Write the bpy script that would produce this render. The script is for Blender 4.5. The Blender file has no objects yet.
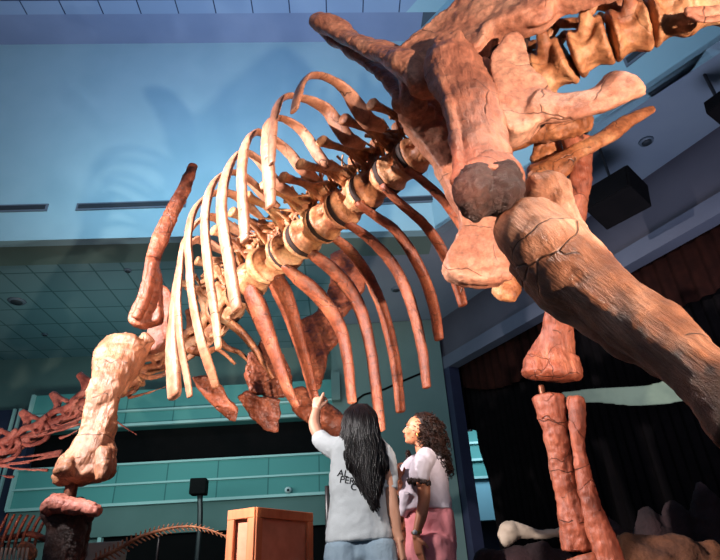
import bpy, bmesh, math, random
from mathutils import Vector, Matrix, noise
from mathutils.geometry import tessellate_polygon
random.seed(7)
scn = bpy.context.scene
COL = scn.collection
V = Vector
# ------------------------------------------------------------------ camera
TH = math.radians(29); RHO = math.radians(3.2)
CAM = V((0, 0, .7)); FPX = 540.0
F = V((0, math.cos(TH), math.sin(TH)))
R0 = V((1, 0, 0)); U0 = V((0, -math.sin(TH), math.cos(TH)))
R = R0 * math.cos(RHO) - U0 * math.sin(RHO)
U = U0 * math.cos(RHO) + R0 * math.sin(RHO)
cd = bpy.data.cameras.new('camera'); cd.sensor_width = 36; cd.lens = 27; cd.clip_end = 200
cam = bpy.data.objects.new('camera', cd); COL.objects.link(cam)
cam.matrix_world = Matrix(((R.x, U.x, -F.x, CAM.x), (R.y, U.y, -F.y, CAM.y), (R.z, U.z, -F.z, CAM.z), (0, 0, 0, 1)))
scn.camera = cam

def ray(x, y): return F + R * ((x - 360) / FPX) + U * ((280 - y) / FPX)
def depth(p): return (p - CAM).dot(F)
def PY(x, y, Y): r = ray(x, y); return CAM + r * (Y / r.y)
def PZ(x, y, z): r = ray(x, y); return CAM + r * ((z - CAM.z) / r.z)
def PP(x, y, p0, n): r = ray(x, y); return CAM + r * ((p0 - CAM).dot(n) / r.dot(n))
def m_of(px, p): return px * depth(p) / FPX

# ------------------------------------------------------------------ materials
def srgb(c):
    return tuple(((v / 255) / 12.92 if v / 255 <= .04045 else ((v / 255 + .055) / 1.055) ** 2.4) for v in c) + (1,)
def newmat(name, rough=.6, metal=0, spec=None):
    m = bpy.data.materials.new(name); m.use_nodes = True
    nt = m.node_tree; b = nt.nodes['Principled BSDF']
    b.inputs['Roughness'].default_value = rough; b.inputs['Metallic'].default_value = metal
    if spec is not None: b.inputs['Specular IOR Level'].default_value = spec
    return m, nt, b
def nd(nt, t, **k):
    n = nt.nodes.new(t)
    for a, v in k.items(): setattr(n, a, v)
    return n
def noise_mat(name, c1, c2, scale=5, rough=.6, bump=.2, bscale=None, metal=0, stretch=(1, 1, 1), detail=6, spec=None, dist=.01):
    m, nt, b = newmat(name, rough, metal, spec); L = nt.links
    tc = nd(nt, 'ShaderNodeTexCoord'); mp = nd(nt, 'ShaderNodeMapping'); mp.inputs['Scale'].default_value = stretch
    L.new(tc.outputs['Object'], mp.inputs['Vector'])
    n = nd(nt, 'ShaderNodeTexNoise'); n.inputs['Scale'].default_value = scale; n.inputs['Detail'].default_value = detail
    L.new(mp.outputs[0], n.inputs['Vector'])
    r = nd(nt, 'ShaderNodeValToRGB'); r.color_ramp.elements[0].position = .35; r.color_ramp.elements[1].position = .65
    r.color_ramp.elements[0].color = srgb(c1); r.color_ramp.elements[1].color = srgb(c2)
    L.new(n.outputs['Fac'], r.inputs['Fac']); L.new(r.outputs['Color'], b.inputs['Base Color'])
    if bump:
        n2 = nd(nt, 'ShaderNodeTexNoise'); n2.inputs['Scale'].default_value = bscale or scale * 4; n2.inputs['Detail'].default_value = 8
        L.new(mp.outputs[0], n2.inputs['Vector'])
        bp = nd(nt, 'ShaderNodeBump'); bp.inputs['Strength'].default_value = bump; bp.inputs['Distance'].default_value = dist
        L.new(n2.outputs['Fac'], bp.inputs['Height']); L.new(bp.outputs[0], b.inputs['Normal'])
    return m
def bone_mat(name, ca, cb, cc, crack=1.0, rough=.42, vs=3.2, grain=22, bump=.5, stretch=(1, 1, 1), axis=None, cax=None, cf=2.6):
    m, nt, b = newmat(name, rough, 0, .5); L = nt.links
    tc = nd(nt, 'ShaderNodeTexCoord')
    n = nd(nt, 'ShaderNodeTexNoise'); n.inputs['Scale'].default_value = 3.2; n.inputs['Detail'].default_value = 7; n.inputs['Roughness'].default_value = .62
    L.new(tc.outputs['Object'], n.inputs['Vector'])
    r = nd(nt, 'ShaderNodeValToRGB'); e = r.color_ramp.elements
    e[0].position = .32; e[0].color = srgb(ca); e[1].position = .68; e[1].color = srgb(cc)
    k = e.new(.5); k.color = srgb(cb)
    L.new(n.outputs['Fac'], r.inputs['Fac'])
    mp = nd(nt, 'ShaderNodeMapping'); mp.inputs['Scale'].default_value = stretch
    if axis is not None:
        ax = V(axis).normalized()
        dt = nd(nt, 'ShaderNodeVectorMath', operation='DOT_PRODUCT'); L.new(tc.outputs['Object'], dt.inputs[0]); dt.inputs[1].default_value = ax
        s1 = nd(nt, 'ShaderNodeVectorMath', operation='SCALE'); s1.inputs[0].default_value = ax * -.86; L.new(dt.outputs['Value'], s1.inputs['Scale'])
        a1 = nd(nt, 'ShaderNodeVectorMath', operation='ADD'); L.new(tc.outputs['Object'], a1.inputs[0]); L.new(s1.outputs[0], a1.inputs[1])
        L.new(a1.outputs[0], mp.inputs['Vector'])
    else:
        L.new(tc.outputs['Object'], mp.inputs['Vector'])
    g = nd(nt, 'ShaderNodeTexNoise'); g.inputs['Scale'].default_value = grain; g.inputs['Detail'].default_value = 8; g.inputs['Roughness'].default_value = .7
    L.new(mp.outputs[0], g.inputs['Vector'])
    gr = nd(nt, 'ShaderNodeMapRange'); gr.inputs[1].default_value = .3; gr.inputs[2].default_value = .7; gr.inputs[3].default_value = .46; gr.inputs[4].default_value = 1.24
    L.new(g.outputs['Fac'], gr.inputs[0])
    mul = nd(nt, 'ShaderNodeMix', data_type='RGBA', blend_type='MULTIPLY'); mul.inputs['Factor'].default_value = 1
    L.new(r.outputs['Color'], mul.inputs[6]); L.new(gr.outputs[0], mul.inputs[7])
    # cracks
    dn = nd(nt, 'ShaderNodeTexNoise'); dn.inputs['Scale'].default_value = 5
    L.new(tc.outputs['Object'], dn.inputs['Vector'])
    sc = nd(nt, 'ShaderNodeVectorMath', operation='SCALE'); sc.inputs['Scale'].default_value = .16
    L.new(dn.outputs['Color'], sc.inputs[0])
    ad = nd(nt, 'ShaderNodeVectorMath', operation='ADD'); L.new(tc.outputs['Object'], ad.inputs[0]); L.new(sc.outputs[0], ad.inputs[1])
    vo = nd(nt, 'ShaderNodeTexVoronoi', feature='DISTANCE_TO_EDGE'); vo.inputs['Scale'].default_value = vs
    L.new(ad.outputs[0], vo.inputs['Vector'])
    cr = nd(nt, 'ShaderNodeMapRange'); cr.inputs[1].default_value = .0015; cr.inputs[2].default_value = .013; cr.inputs[3].default_value = 1 - .72 * crack; cr.inputs[4].default_value = 1
    mk = nd(nt, 'ShaderNodeTexNoise'); mk.inputs['Scale'].default_value = vs * .9; mk.inputs['Detail'].default_value = 2; L.new(tc.outputs['Object'], mk.inputs['Vector'])
    mr = nd(nt, 'ShaderNodeMapRange'); mr.inputs[1].default_value = .42; mr.inputs[2].default_value = .5; mr.inputs[3].default_value = .05; mr.inputs[4].default_value = 0; L.new(mk.outputs['Fac'], mr.inputs[0])
    ma = nd(nt, 'ShaderNodeMath', operation='ADD'); L.new(vo.outputs['Distance'], ma.inputs[0]); L.new(mr.outputs[0], ma.inputs[1])
    L.new(ma.outputs[0], cr.inputs[0])
    crk = cr.outputs[0]
    if cax is not None or axis is not None:
        ca_ = V(cax if cax is not None else axis).normalized()
        d2 = nd(nt, 'ShaderNodeVectorMath', operation='DOT_PRODUCT'); L.new(ad.outputs[0], d2.inputs[0]); d2.inputs[1].default_value = ca_ * cf
        fr = nd(nt, 'ShaderNodeMath', operation='FRACT'); L.new(d2.outputs['Value'], fr.inputs[0])
        sb = nd(nt, 'ShaderNodeMath', operation='SUBTRACT'); L.new(fr.outputs[0], sb.inputs[0]); sb.inputs[1].default_value = .5
        ab = nd(nt, 'ShaderNodeMath', operation='ABSOLUTE'); L.new(sb.outputs[0], ab.inputs[0])
        m2 = nd(nt, 'ShaderNodeTexNoise'); m2.inputs['Scale'].default_value = cf * 1.3; m2.inputs['Detail'].default_value = 1; L.new(tc.outputs['Object'], m2.inputs['Vector'])
        r2 = nd(nt, 'ShaderNodeMapRange'); r2.inputs[1].default_value = .44; r2.inputs[2].default_value = .52; r2.inputs[3].default_value = .1; r2.inputs[4].default_value = 0; L.new(m2.outputs['Fac'], r2.inputs[0])
        a2 = nd(nt, 'ShaderNodeMath', operation='ADD'); L.new(ab.outputs[0], a2.inputs[0]); L.new(r2.outputs[0], a2.inputs[1])
        c2_ = nd(nt, 'ShaderNodeMapRange'); c2_.inputs[1].default_value = .0015 * cf; c2_.inputs[2].default_value = .0045 * cf; c2_.inputs[3].default_value = .22; c2_.inputs[4].default_value = 1; L.new(a2.outputs[0], c2_.inputs[0])
        mm = nd(nt, 'ShaderNodeMath', operation='MULTIPLY'); L.new(cr.outputs[0], mm.inputs[0]); L.new(c2_.outputs[0], mm.inputs[1]); crk = mm.outputs[0]
    mul2 = nd(nt, 'ShaderNodeMix', data_type='RGBA', blend_type='MULTIPLY'); mul2.inputs['Factor'].default_value = 1
    L.new(mul.outputs[2], mul2.inputs[6]); L.new(crk, mul2.inputs[7])
    L.new(mul2.outputs[2], b.inputs['Base Color'])
    hs = nd(nt, 'ShaderNodeMath', operation='MULTIPLY'); L.new(g.outputs['Fac'], hs.inputs[0]); L.new(crk, hs.inputs[1])
    bp = nd(nt, 'ShaderNodeBump'); bp.inputs['Strength'].default_value = bump; bp.inputs['Distance'].default_value = .03
    L.new(hs.outputs[0], bp.inputs['Height']); L.new(bp.outputs[0], b.inputs['Normal'])
    return m
def tile_mat(name, c, line, w, h, rough=.8, rot=0, off=(0, 0, 0), sw=.018, swap=False):
    m, nt, b = newmat(name, rough, 0, .2); L = nt.links
    tc = nd(nt, 'ShaderNodeTexCoord'); mp = nd(nt, 'ShaderNodeMapping'); mp.inputs['Rotation'].default_value = (math.pi / 2 if swap else 0, 0, rot); mp.inputs['Location'].default_value = off
    L.new(tc.outputs['Object'], mp.inputs['Vector'])
    br = nd(nt, 'ShaderNodeTexBrick'); br.offset = 0; br.squash = 1
    br.inputs['Scale'].default_value = 1; br.inputs['Brick Width'].default_value = w; br.inputs['Row Height'].default_value = h
    br.inputs['Mortar Size'].default_value = sw; br.inputs['Mortar Smooth'].default_value = .1; br.inputs['Bias'].default_value = 0
    c1 = srgb(c); br.inputs['Color1'].default_value = c1
    br.inputs['Color2'].default_value = tuple(v * .9 for v in c1[:3]) + (1,)
    br.inputs['Mortar'].default_value = srgb(line)
    L.new(mp.outputs[0], br.inputs['Vector']); L.new(br.outputs['Color'], b.inputs['Base Color'])
    return m
def plain(name, c, rough=.6, metal=0, emit=0, ec=None):
    m, nt, b = newmat(name, rough, metal)
    b.inputs['Base Color'].default_value = srgb(c)
    if emit:
        b.inputs['Emission Color'].default_value = srgb(ec or c); b.inputs['Emission Strength'].default_value = emit
    return m

M = {
 'bone': bone_mat('fossil_tan', (122, 70, 42), (172, 106, 66), (206, 146, 100)),
 'vert': bone_mat('fossil_vertebra', (138, 80, 52), (190, 130, 88), (222, 172, 126), crack=.5, vs=2.2, grain=16),
 'rib': bone_mat('fossil_rib', (158, 100, 72), (186, 128, 98), (208, 154, 124), crack=.9, vs=4.5, grain=14, bump=.3, cax=(.1, .05, 1), cf=4.5),
 'red': bone_mat('fossil_red_shaded', (96, 46, 28), (138, 72, 46), (168, 98, 66), vs=3.5, cax=(.1, .1, 1), cf=3.4),  # darker copy for the right ribs, their shade put into the colour
 'pink': bone_mat('fossil_pink', (160, 100, 78), (190, 128, 100), (212, 158, 128), vs=2.2),
 'shank': bone_mat('fossil_brown', (84, 50, 34), (136, 84, 58), (186, 138, 108), vs=2.0, grain=9, stretch=(1, 1, 1)),
 'rough': bone_mat('fossil_rough_shaded', (36, 22, 17), (62, 38, 30), (100, 64, 50), crack=.5, vs=9, grain=30, bump=1),  # extra dark: shade under the knee put into the colour
 'gap': noise_mat('dark_gap_fill', (24, 12, 8), (44, 24, 16), 20, .8),  # dark fill for joint gaps; at the hip it stands in for shade
 'neck': bone_mat('fossil_neck', (150, 84, 70), (190, 118, 100), (212, 148, 128), crack=.4),
 'steel': noise_mat('rusty_steel', (80, 44, 30), (120, 70, 46), 30, .45, .1, metal=.5),
 'bluewall': noise_mat('blue_wall_paint', (134, 178, 192), (139, 182, 196), 1.2, .85, .03, 60, spec=.2),
 'greywall': noise_mat('grey_green_wall_paint', (92, 116, 112), (98, 122, 118), 1, .85, .03, 60, spec=.2),
 'soffit': noise_mat('grey_soffit_paint', (116, 132, 148), (122, 138, 152), 1, .9, .02, 60, spec=.1),
 'darkwall': noise_mat('charcoal_wall_paint', (78, 78, 88), (84, 84, 94), 1, .9, .02, 60, spec=.1),
 'band': noise_mat('lavender_blue_paint', (108, 130, 162), (114, 136, 168), 1.2, .85, .03, 60, spec=.2),
 'soffitdark': noise_mat('header_paint', (88, 94, 108), (94, 100, 114), 1, .9, .02, spec=.1),
 'navy': noise_mat('navy_trim', (34, 40, 62), (40, 46, 70), 2, .6, .02),
 'black': noise_mat('black_paint', (10, 9, 10), (14, 12, 13), 3, .9, .1, spec=.1),
 'curtain': noise_mat('black_curtain', (9, 8, 9), (14, 11, 12), 4, .95, .2, spec=.05),
 'redcurtain': noise_mat('dark_red_curtain', (26, 12, 10), (36, 17, 13), 4, .95, .2, spec=.05),
 'teal': tile_mat('teal_balcony_panels', (88, 150, 146), (60, 112, 110), 1.45, 5.0, .6, sw=.02, swap=True),
 'rail': plain('pale_rail', (160, 196, 192), .5),
 'floor': noise_mat('dark_floor', (40, 38, 40), (52, 48, 48), 3, .5, .05),
 'wood': noise_mat('crate_frame_wood', (186, 106, 66), (206, 126, 82), 14, .5, .15, stretch=(1, 1, .15)),
 'ply': noise_mat('crate_panel_wood', (196, 128, 96), (210, 142, 110), 10, .55, .1),
 'metalblack': noise_mat('black_metal', (14, 14, 16), (22, 22, 24), 20, .4, .05),
 'white': plain('white_plastic', (215, 225, 225), .4),
 'vent': plain('dark_vent_slot', (30, 42, 50), .7),
 'ventframe': plain('vent_frame', (84, 100, 114), .6),
 'skinA': noise_mat('skin_light', (198, 140, 112), (214, 158, 130), 14, .5, .05),
 'skinB': noise_mat('skin_tan', (186, 118, 84), (204, 136, 100), 14, .5, .05),
 'hairA': noise_mat('black_hair', (10, 8, 9), (30, 20, 18), 40, .32, .3, stretch=(4, 4, .4)),
 'hairB': noise_mat('dark_brown_curls', (13, 7, 5), (42, 21, 12), 30, .5, .3, spec=.25),
 'shirtA': noise_mat('pale_grey_cotton', (190, 195, 197), (200, 205, 207), 8, .9, .15, 120),
 'shirtB': noise_mat('white_blouse_cotton', (192, 184, 192), (204, 196, 204), 8, .9, .15, 120),
 'lace': noise_mat('dark_lace', (30, 22, 22), (70, 52, 48), 60, .9, .4),
 'jeans': noise_mat('light_blue_denim', (110, 132, 150), (150, 170, 184), 7, .9, .3, 90),
 'pants': noise_mat('pink_cotton', (206, 124, 128), (224, 142, 146), 7, .9, .2, 90),
 'print': plain('black_print', (16, 16, 18), .8),
 'gold': plain('gold', (200, 150, 80), .3, .9),
 'eye': plain('eye_white', (150, 130, 118), .5),
 'iris': plain('dark_iris', (30, 16, 10), .2),
 'lips': plain('lips', (160, 70, 62), .45),
 'shoe': plain('white_shoe', (210, 210, 210), .6),
 'banner': noise_mat('pale_green_fabric', (92, 106, 86), (108, 122, 98), 3, .9, .1),
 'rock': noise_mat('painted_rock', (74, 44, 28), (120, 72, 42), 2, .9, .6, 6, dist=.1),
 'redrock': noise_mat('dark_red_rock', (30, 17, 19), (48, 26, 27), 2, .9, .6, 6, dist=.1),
 'palebone': noise_mat('pale_display_bone', (176, 160, 140), (196, 180, 158), 4, .7, .3),
 'lampglass': plain('downlight_glass', (150, 160, 170), .3),
}

AX = lambda a, b: (PY(*b) - PY(*a))
M['shank'] = bone_mat('fossil_brown', (110, 68, 48), (154, 102, 72), (200, 150, 120), vs=2.0, grain=26, bump=.9, axis=AX((526, 224, 2.1), (706, 378, 1.62)), rough=.36)
M['thigh'] = bone_mat('fossil_thigh', (144, 88, 66), (178, 114, 88), (204, 144, 114), vs=2.4, grain=24, bump=.7, axis=AX((454, 58, 2.6), (487, 168, 2.25)))
M['armbone'] = bone_mat('fossil_arm', (122, 80, 54), (158, 108, 78), (188, 138, 104), vs=3.2, grain=20, bump=.7, axis=AX((118, 360, 5.3), (91, 452, 5.15)), crack=.8)
M['farleg'] = bone_mat('fossil_far_leg', (110, 54, 36), (152, 82, 58), (182, 112, 84), vs=3.0, grain=26, bump=.6, axis=AX((549, 398, 4.6), (571, 515, 4.75)))
# ------------------------------------------------------------------ object helpers
def link(name, me, parent=None):
    o = bpy.data.objects.new(name, me); COL.objects.link(o)
    if parent: o.parent = parent
    return o
def tag(o, label=None, cat=None, group=None, kind=None):
    if label: o['label'] = label
    if cat: o['category'] = cat
    if group: o['group'] = group
    if kind: o['kind'] = kind
    return o
def empty(name, loc, label, cat, group=None):
    o = bpy.data.objects.new(name, None); COL.objects.link(o); o.location = loc; o.empty_display_size = .2
    return tag(o, label, cat, group)
TEX = {}
def clouds(size, depth_=3):
    k = (size, depth_)
    if k not in TEX:
        t = bpy.data.textures.new('clouds', 'CLOUDS'); t.noise_scale = size; t.noise_depth = depth_; TEX[k] = t
    return TEX[k]
def build(name, bm, mat, parent=None, vox=0, sm=0, disp=None, smooth=True, label=None):
    bmesh.ops.recalc_face_normals(bm, faces=bm.faces)
    me = bpy.data.meshes.new(name); bm.to_mesh(me); bm.free()
    if parent is not None:                     # geometry is written in world space
        me.transform(Matrix.Translation(-world_loc(parent)))
    me.materials.append(M[mat] if isinstance(mat, str) else mat)
    if smooth:
        for p in me.polygons: p.use_smooth = True
    o = link(name, me, parent)
    if vox:
        md = o.modifiers.new('fuse', 'REMESH'); md.mode = 'VOXEL'; md.voxel_size = vox; md.use_smooth_shade = True
    if sm:
        md = o.modifiers.new('soften', 'SMOOTH'); md.factor = .5; md.iterations = sm
    for (s, k) in (disp or []):
        md = o.modifiers.new('weathering', 'DISPLACE'); md.texture = clouds(s); md.texture_coords = 'LOCAL'; md.strength = k; md.mid_level = .5
    if label: o['label'] = label
    return o
def world_loc(o):
    p = V(o.location)
    while o.parent: o = o.parent; p += V(o.location)
    return p

def catmull(rows, sub):
    n = len(rows)
    if n < 3:
        return [tuple(a + (b - a) * k / sub for a, b in zip(rows[0], rows[1])) for k in range(sub + 1)]
    out = []
    for i in range(n - 1):
        p0 = rows[i - 1] if i else tuple(2 * a - b for a, b in zip(rows[0], rows[1]))
        p1, p2 = rows[i], rows[i + 1]
        p3 = rows[i + 2] if i + 2 < n else tuple(2 * a - b for a, b in zip(rows[-1], rows[-2]))
        for k in range(sub):
            t = k / sub
            out.append(tuple(.5 * (2 * b + (c - a) * t + (2 * a - 5 * b + 4 * c - d) * t * t + (3 * b - a - 3 * c + d) * t ** 3) for a, b, c, d in zip(p0, p1, p2, p3)))
    out.append(tuple(rows[-1])); return out

def loft(bm, pts, ratio=1.0, wdir=None, seg=12, sub=5, cap=.35, fit=False, wob=0, cap0=None):
    """pts: (Vector, radius). ratio = thickness / width, width along wdir."""
    rows = [(p.x, p.y, p.z, r) for p, r in pts]
    rows = catmull(rows, sub)
    P = [V(r[:3]) for r in rows]; rad = [max(r[3], 1e-4) for r in rows]
    n = len(P); T = []
    for i in range(n):
        t = P[min(i + 1, n - 1)] - P[max(i - 1, 0)]
        T.append(t.normalized() if t.length > 1e-9 else V((0, 0, 1)))
    ref = wdir.copy() if wdir is not None else V((0, 0, 1))
    if wdir is None and abs(T[0].dot(ref)) > .9: ref = V((1, 0, 0))
    frames = []; prev = None
    for i in range(n):
        b = ref if (wdir is not None or prev is None) else prev
        W = b - T[i] * b.dot(T[i])
        if W.length < .15 and prev is not None: W = prev - T[i] * prev.dot(T[i])
        if W.length < 1e-6: W = T[i].orthogonal()
        W.normalize()
        if prev is not None and W.dot(prev) < 0: W = -W
        prev = W; N = T[i].cross(W); frames.append((W, N))
    if fit:
        for i in range(n):
            s = T[i].cross(P[i] - CAM)
            if s.length < 1e-6: continue
            s.normalize(); W, N = frames[i]
            v = math.sqrt(W.dot(s) ** 2 + (ratio * N.dot(s)) ** 2)
            rad[i] /= max(v, .5)
    rings = []
    def ring(c, W, N, r, k):
        vs = []
        for j in range(seg):
            a = 2 * math.pi * j / seg
            q = c + W * (math.cos(a) * r) + N * (math.sin(a) * r * ratio)
            if wob: q += (q - c) * (wob * noise.noise(q * 6))
            vs.append(bm.verts.new(q))
        return vs
    c0 = cap if cap0 is None else cap0
    for a in (80, 55, 30) if c0 else ():
        a = math.radians(a); rings.append(ring(P[0] - T[0] * rad[0] * c0 * math.sin(a), *frames[0], rad[0] * math.cos(a), 0))
    for i in range(n): rings.append(ring(P[i], *frames[i], rad[i], i))
    for a in (30, 55, 80) if cap else ():
        a = math.radians(a); rings.append(ring(P[-1] + T[-1] * rad[-1] * cap * math.sin(a), *frames[-1], rad[-1] * math.cos(a), 0))
    for a, b in zip(rings, rings[1:]):
        for j in range(seg): bm.faces.new((a[j], a[(j + 1) % seg], b[(j + 1) % seg], b[j]))
    bm.faces.new(rings[0][::-1]); bm.faces.new(rings[-1])
def pxl(bm, rows, Y=None, **k):
    """rows (x, y, halfwidth_px[, Y]) placed on the world depth Y"""
    pts = []
    for r in rows:
        p = PY(r[0], r[1], r[3] if len(r) > 3 else Y); pts.append((p, m_of(r[2], p)))
    k.setdefault('fit', True); loft(bm, pts, **k)
def plate(bm, outline, Yf, thick, sub=3, nrm=None):
    rows = [tuple(PY(x, y, Yf(x, y))) for x, y in outline]
    rows = rows + [rows[0]]
    c = catmull(rows, sub)[:-1] if sub > 1 else rows[:-1]
    P = [V(p) for p in c]; cen = sum(P, V()) / len(P)
    if nrm is None:
        nrm = V()
        for a, b in zip(P, P[1:] + P[:1]): nrm += (a - cen).cross(b - cen)
        nrm.normalize()
    A = [bm.verts.new(p - nrm * thick / 2) for p in P]; B = [bm.verts.new(p + nrm * thick / 2) for p in P]
    e1 = nrm.orthogonal().normalized(); e2 = nrm.cross(e1)
    for t in tessellate_polygon([[V(((p - cen).dot(e1), (p - cen).dot(e2), 0)) for p in P]]):
        bm.faces.new([A[i] for i in t]); bm.faces.new([B[i] for i in reversed(t)])
    for i in range(len(P)):
        j = (i + 1) % len(P); bm.faces.new((A[i], A[j], B[j], B[i]))
def ell(bm, c, r, X=V((1, 0, 0)), Y=V((0, 1, 0)), Z=V((0, 0, 1)), sub=3):
    X = X.normalized(); Y = Y.normalized(); Z = Z.normalized()
    m = Matrix(((X.x * r[0], Y.x * r[1], Z.x * r[2], c.x), (X.y * r[0], Y.y * r[1], Z.y * r[2], c.y), (X.z * r[0], Y.z * r[1], Z.z * r[2], c.z), (0, 0, 0, 1)))
    bmesh.ops.create_icosphere(bm, subdivisions=sub, radius=1, matrix=m)
def box(bm, c, h, X=V((1, 0, 0)), Y=V((0, 1, 0)), Z=V((0, 0, 1))):
    vs = [bm.verts.new(c + X * (a * h[0]) + Y * (b * h[1]) + Z * (d * h[2])) for a in (-1, 1) for b in (-1, 1) for d in (-1, 1)]
    for f in ((0, 1, 3, 2), (4, 6, 7, 5), (0, 4, 5, 1), (2, 3, 7, 6), (0, 2, 6, 4), (1, 5, 7, 3)):
        bm.faces.new([vs[i] for i in f])
def bevel(bm, w, seg=2):
    bmesh.ops.bevel(bm, geom=list(bm.edges), offset=w, segments=seg, affect='EDGES', profile=.6)
def slab(bm, pts, off):
    """closed prism: polygon pts extruded by vector off"""
    A = [bm.verts.new(p) for p in pts]; B = [bm.verts.new(p + off) for p in pts]
    bm.faces.new(A[::-1]); bm.faces.new(B)
    for i in range(len(A)):
        j = (i + 1) % len(A); bm.faces.new((A[i], A[j], B[j], B[i]))
def NB(): return bmesh.new()
ZU = V((0, 0, 1))
def struct(name, bm, mat, smooth=False):
    o = build(name, bm, mat, smooth=smooth); o['kind'] = 'structure'; return o

# ================================================================== THE HALL
HZ = 7.7
wd = V((math.cos(math.radians(3.1)), math.sin(math.radians(3.1)), 0)); wn = V((-wd.y, wd.x, 0))
W0 = PZ(0, 241, HZ)                    # foot of the high blue wall
def onW(s, z=0, back=0): return V((W0.x, W0.y, 0)) + wd * s + wn * back + ZU * z
corner = PZ(435, 231, HZ); sl_near = PZ(720, 42, HZ)
sd = (sl_near - PZ(595, 125, HZ)).normalized()
sC = (V((corner.x, corner.y, 0)) - V((W0.x, W0.y, 0))).dot(wd)
CZ = PP(200, 43, W0, wn).z
cor = onW(sC, HZ); sfar = cor + sd * 12
b = NB(); slab(b, [onW(-12, 0), onW(14, 0), V((9, -5, 0)), V((-16, -5, 0))], V((0, 0, -.2)))
bm = NB(); slab(bm, [V((-18, -5, 0)), V((14, -5, 0)), V((14, 19, 0)), V((-18, 19, 0))], V((0, 0, -.2))); b.free()
struct('floor', bm, 'floor')
bm = NB(); slab(bm, [onW(-8, HZ), onW(sC, HZ), onW(sC, CZ), onW(-8, CZ)], wn * .25); struct('wall_back_upper', bm, 'bluewall')
sn = V((-sd.y, sd.x, 0))
if sn.y < 0: sn = -sn
bm = NB(); slab(bm, [cor, sfar, sfar + ZU * (CZ - HZ), cor + ZU * (CZ - HZ)], V((sn.x, sn.y, 0)) * .25); struct('wall_right_upper', bm, 'bluewall')
bd = -(V((PZ(200, 13.5, CZ).x, PZ(200, 13.5, CZ).y, 0)) - V((W0.x, W0.y, 0))).dot(wn)
# high ceiling : plain border + tiled field
bm = NB(); slab(bm, [onW(-8, CZ), onW(sC + .3, CZ), onW(sC + .3, CZ, -bd), onW(-8, CZ, -bd)], ZU * .15); struct('trim_1', bm, 'band')
tr = PZ(406, 13, CZ); trs = (V((tr.x, tr.y, 0)) - V((W0.x, W0.y, 0))).dot(wd)
bm = NB(); slab(bm, [onW(-8, CZ, -bd), onW(trs, CZ, -bd), onW(trs, CZ, -bd) + sd * 6 , V((-18, 1, CZ))], ZU * .12)
M['tileHigh'] = tile_mat('high_ceiling_tiles', (128, 158, 190), (44, 62, 90), 1.0, 1.0, rot=-math.radians(3.1), sw=.018)
struct('ceiling_high', bm, 'tileHigh')
bm = NB(); slab(bm, [onW(trs, CZ, -bd), onW(sC + 3, CZ, -bd), sfar + ZU * (CZ - HZ) + sn * 3, onW(trs, CZ, -bd) + sd * 12], ZU * .15); struct('trim_2', bm, 'bluewall')
# lower ceiling behind the high wall
SA = PZ(400, 348, HZ); SB = PZ(720, 126, HZ); Sd = (SB - SA).normalized(); Sn = V((-Sd.y, Sd.x, 0))
if Sn.y < 0: Sn = -Sn
BWs = 16.35                                      # back wall depth along Y
t0 = PZ(0, 266, HZ); border = (V((t0.x, t0.y, 0)) - V((W0.x, W0.y, 0))).dot(wn)
bm = NB(); slab(bm, [onW(-8, HZ, .25), onW(sC, HZ, .25), onW(sC, HZ, border), onW(-8, HZ, border)], ZU * .1); struct('trim_3', bm, 'greywall')
tq = PZ(338, 300, HZ); ts = (V((tq.x, tq.y, 0)) - V((W0.x, W0.y, 0))).dot(wd)
bm = NB(); slab(bm, [onW(-8, HZ, border), onW(ts, HZ, border), onW(ts, HZ, 7.5), onW(-8, HZ, 7.5)], ZU * .1)
M['tileLow'] = tile_mat('low_ceiling_tiles', (104, 138, 146), (66, 100, 104), .74, .98, rot=-math.radians(3.1), sw=.022)
struct('ceiling_low', bm, 'tileLow')
bm = NB(); slab(bm, [onW(ts, HZ, border), onW(sC, HZ, border), cor, sfar, sfar + V((3, 3.5, 0)), SB + Sd * 4, SA - Sd * 2.5, onW(ts, HZ, 7.5)], ZU * .1); struct('ceiling_right', bm, 'soffit')
# far back wall above and below the balconies
def onB(x, z, Y=BWs): return V((x, Y + (x + 5) * .035, z))
bm = NB(); slab(bm, [onB(-20, 0, 17), onB(1.5, 0, 17), onB(1.5, HZ, 17), onB(-20, HZ, 17)], V((0, .2, 0))); struct('wall_back', bm, 'greywall')
# grey wall right of the balconies
pL = PY(333, 430, 15.4)
bm = NB(); slab(bm, [V((pL.x, 15.4, 0)), V((pL.x, 17.2, 0)), V((1.45, 17.2, 0)), V((2.32, 15.4, 0))], ZU * (HZ - .02)); struct('wall_back_right', bm, 'greywall')
# stage wall S
def onS(x, y, back=0): return PP(x, y, SA, Sn) + Sn * back
h1 = onS(720, 195); h2 = onS(480, 336)
S0 = PP(444, 362, SA, Sn); zt = (onS(720, 205).z + onS(480, 342).z) / 2
def atS(s, z, back=0): p = SA + Sd * s + Sn * back; return V((p.x, p.y, z))
sj = (V((S0.x, S0.y, 0)) - V((SA.x, SA.y, 0))).dot(Sd)
zh = (onS(720, 195).z + onS(480, 338).z) / 2
zb = (onS(720, 217).z + onS(480, 351).z) / 2
bm = NB(); slab(bm, [atS(sj - 3, zh), atS(16, zh), atS(16, HZ), atS(sj - 3, HZ)], Sn * .25); struct('wall_right', bm, 'darkwall')
bm = NB(); slab(bm, [atS(sj, zb, -.12), atS(16, zb, -.12), atS(16, zh, -.12), atS(sj, zh, -.12)], Sn * .35); struct('trim_4', bm, 'soffitdark')
bm = NB(); slab(bm, [atS(sj, 0, -.12), atS(sj + .36, 0, -.12), atS(sj + .36, zb, -.12), atS(sj, zb, -.12)], Sn * .35); struct('trim_5', bm, 'navy')
bm = NB(); slab(bm, [atS(sj - 3, 0), atS(sj, 0), atS(sj, zh), atS(sj - 3, zh)], Sn * .2)
struct('wall_right_rear', bm, 'greywall')
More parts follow.
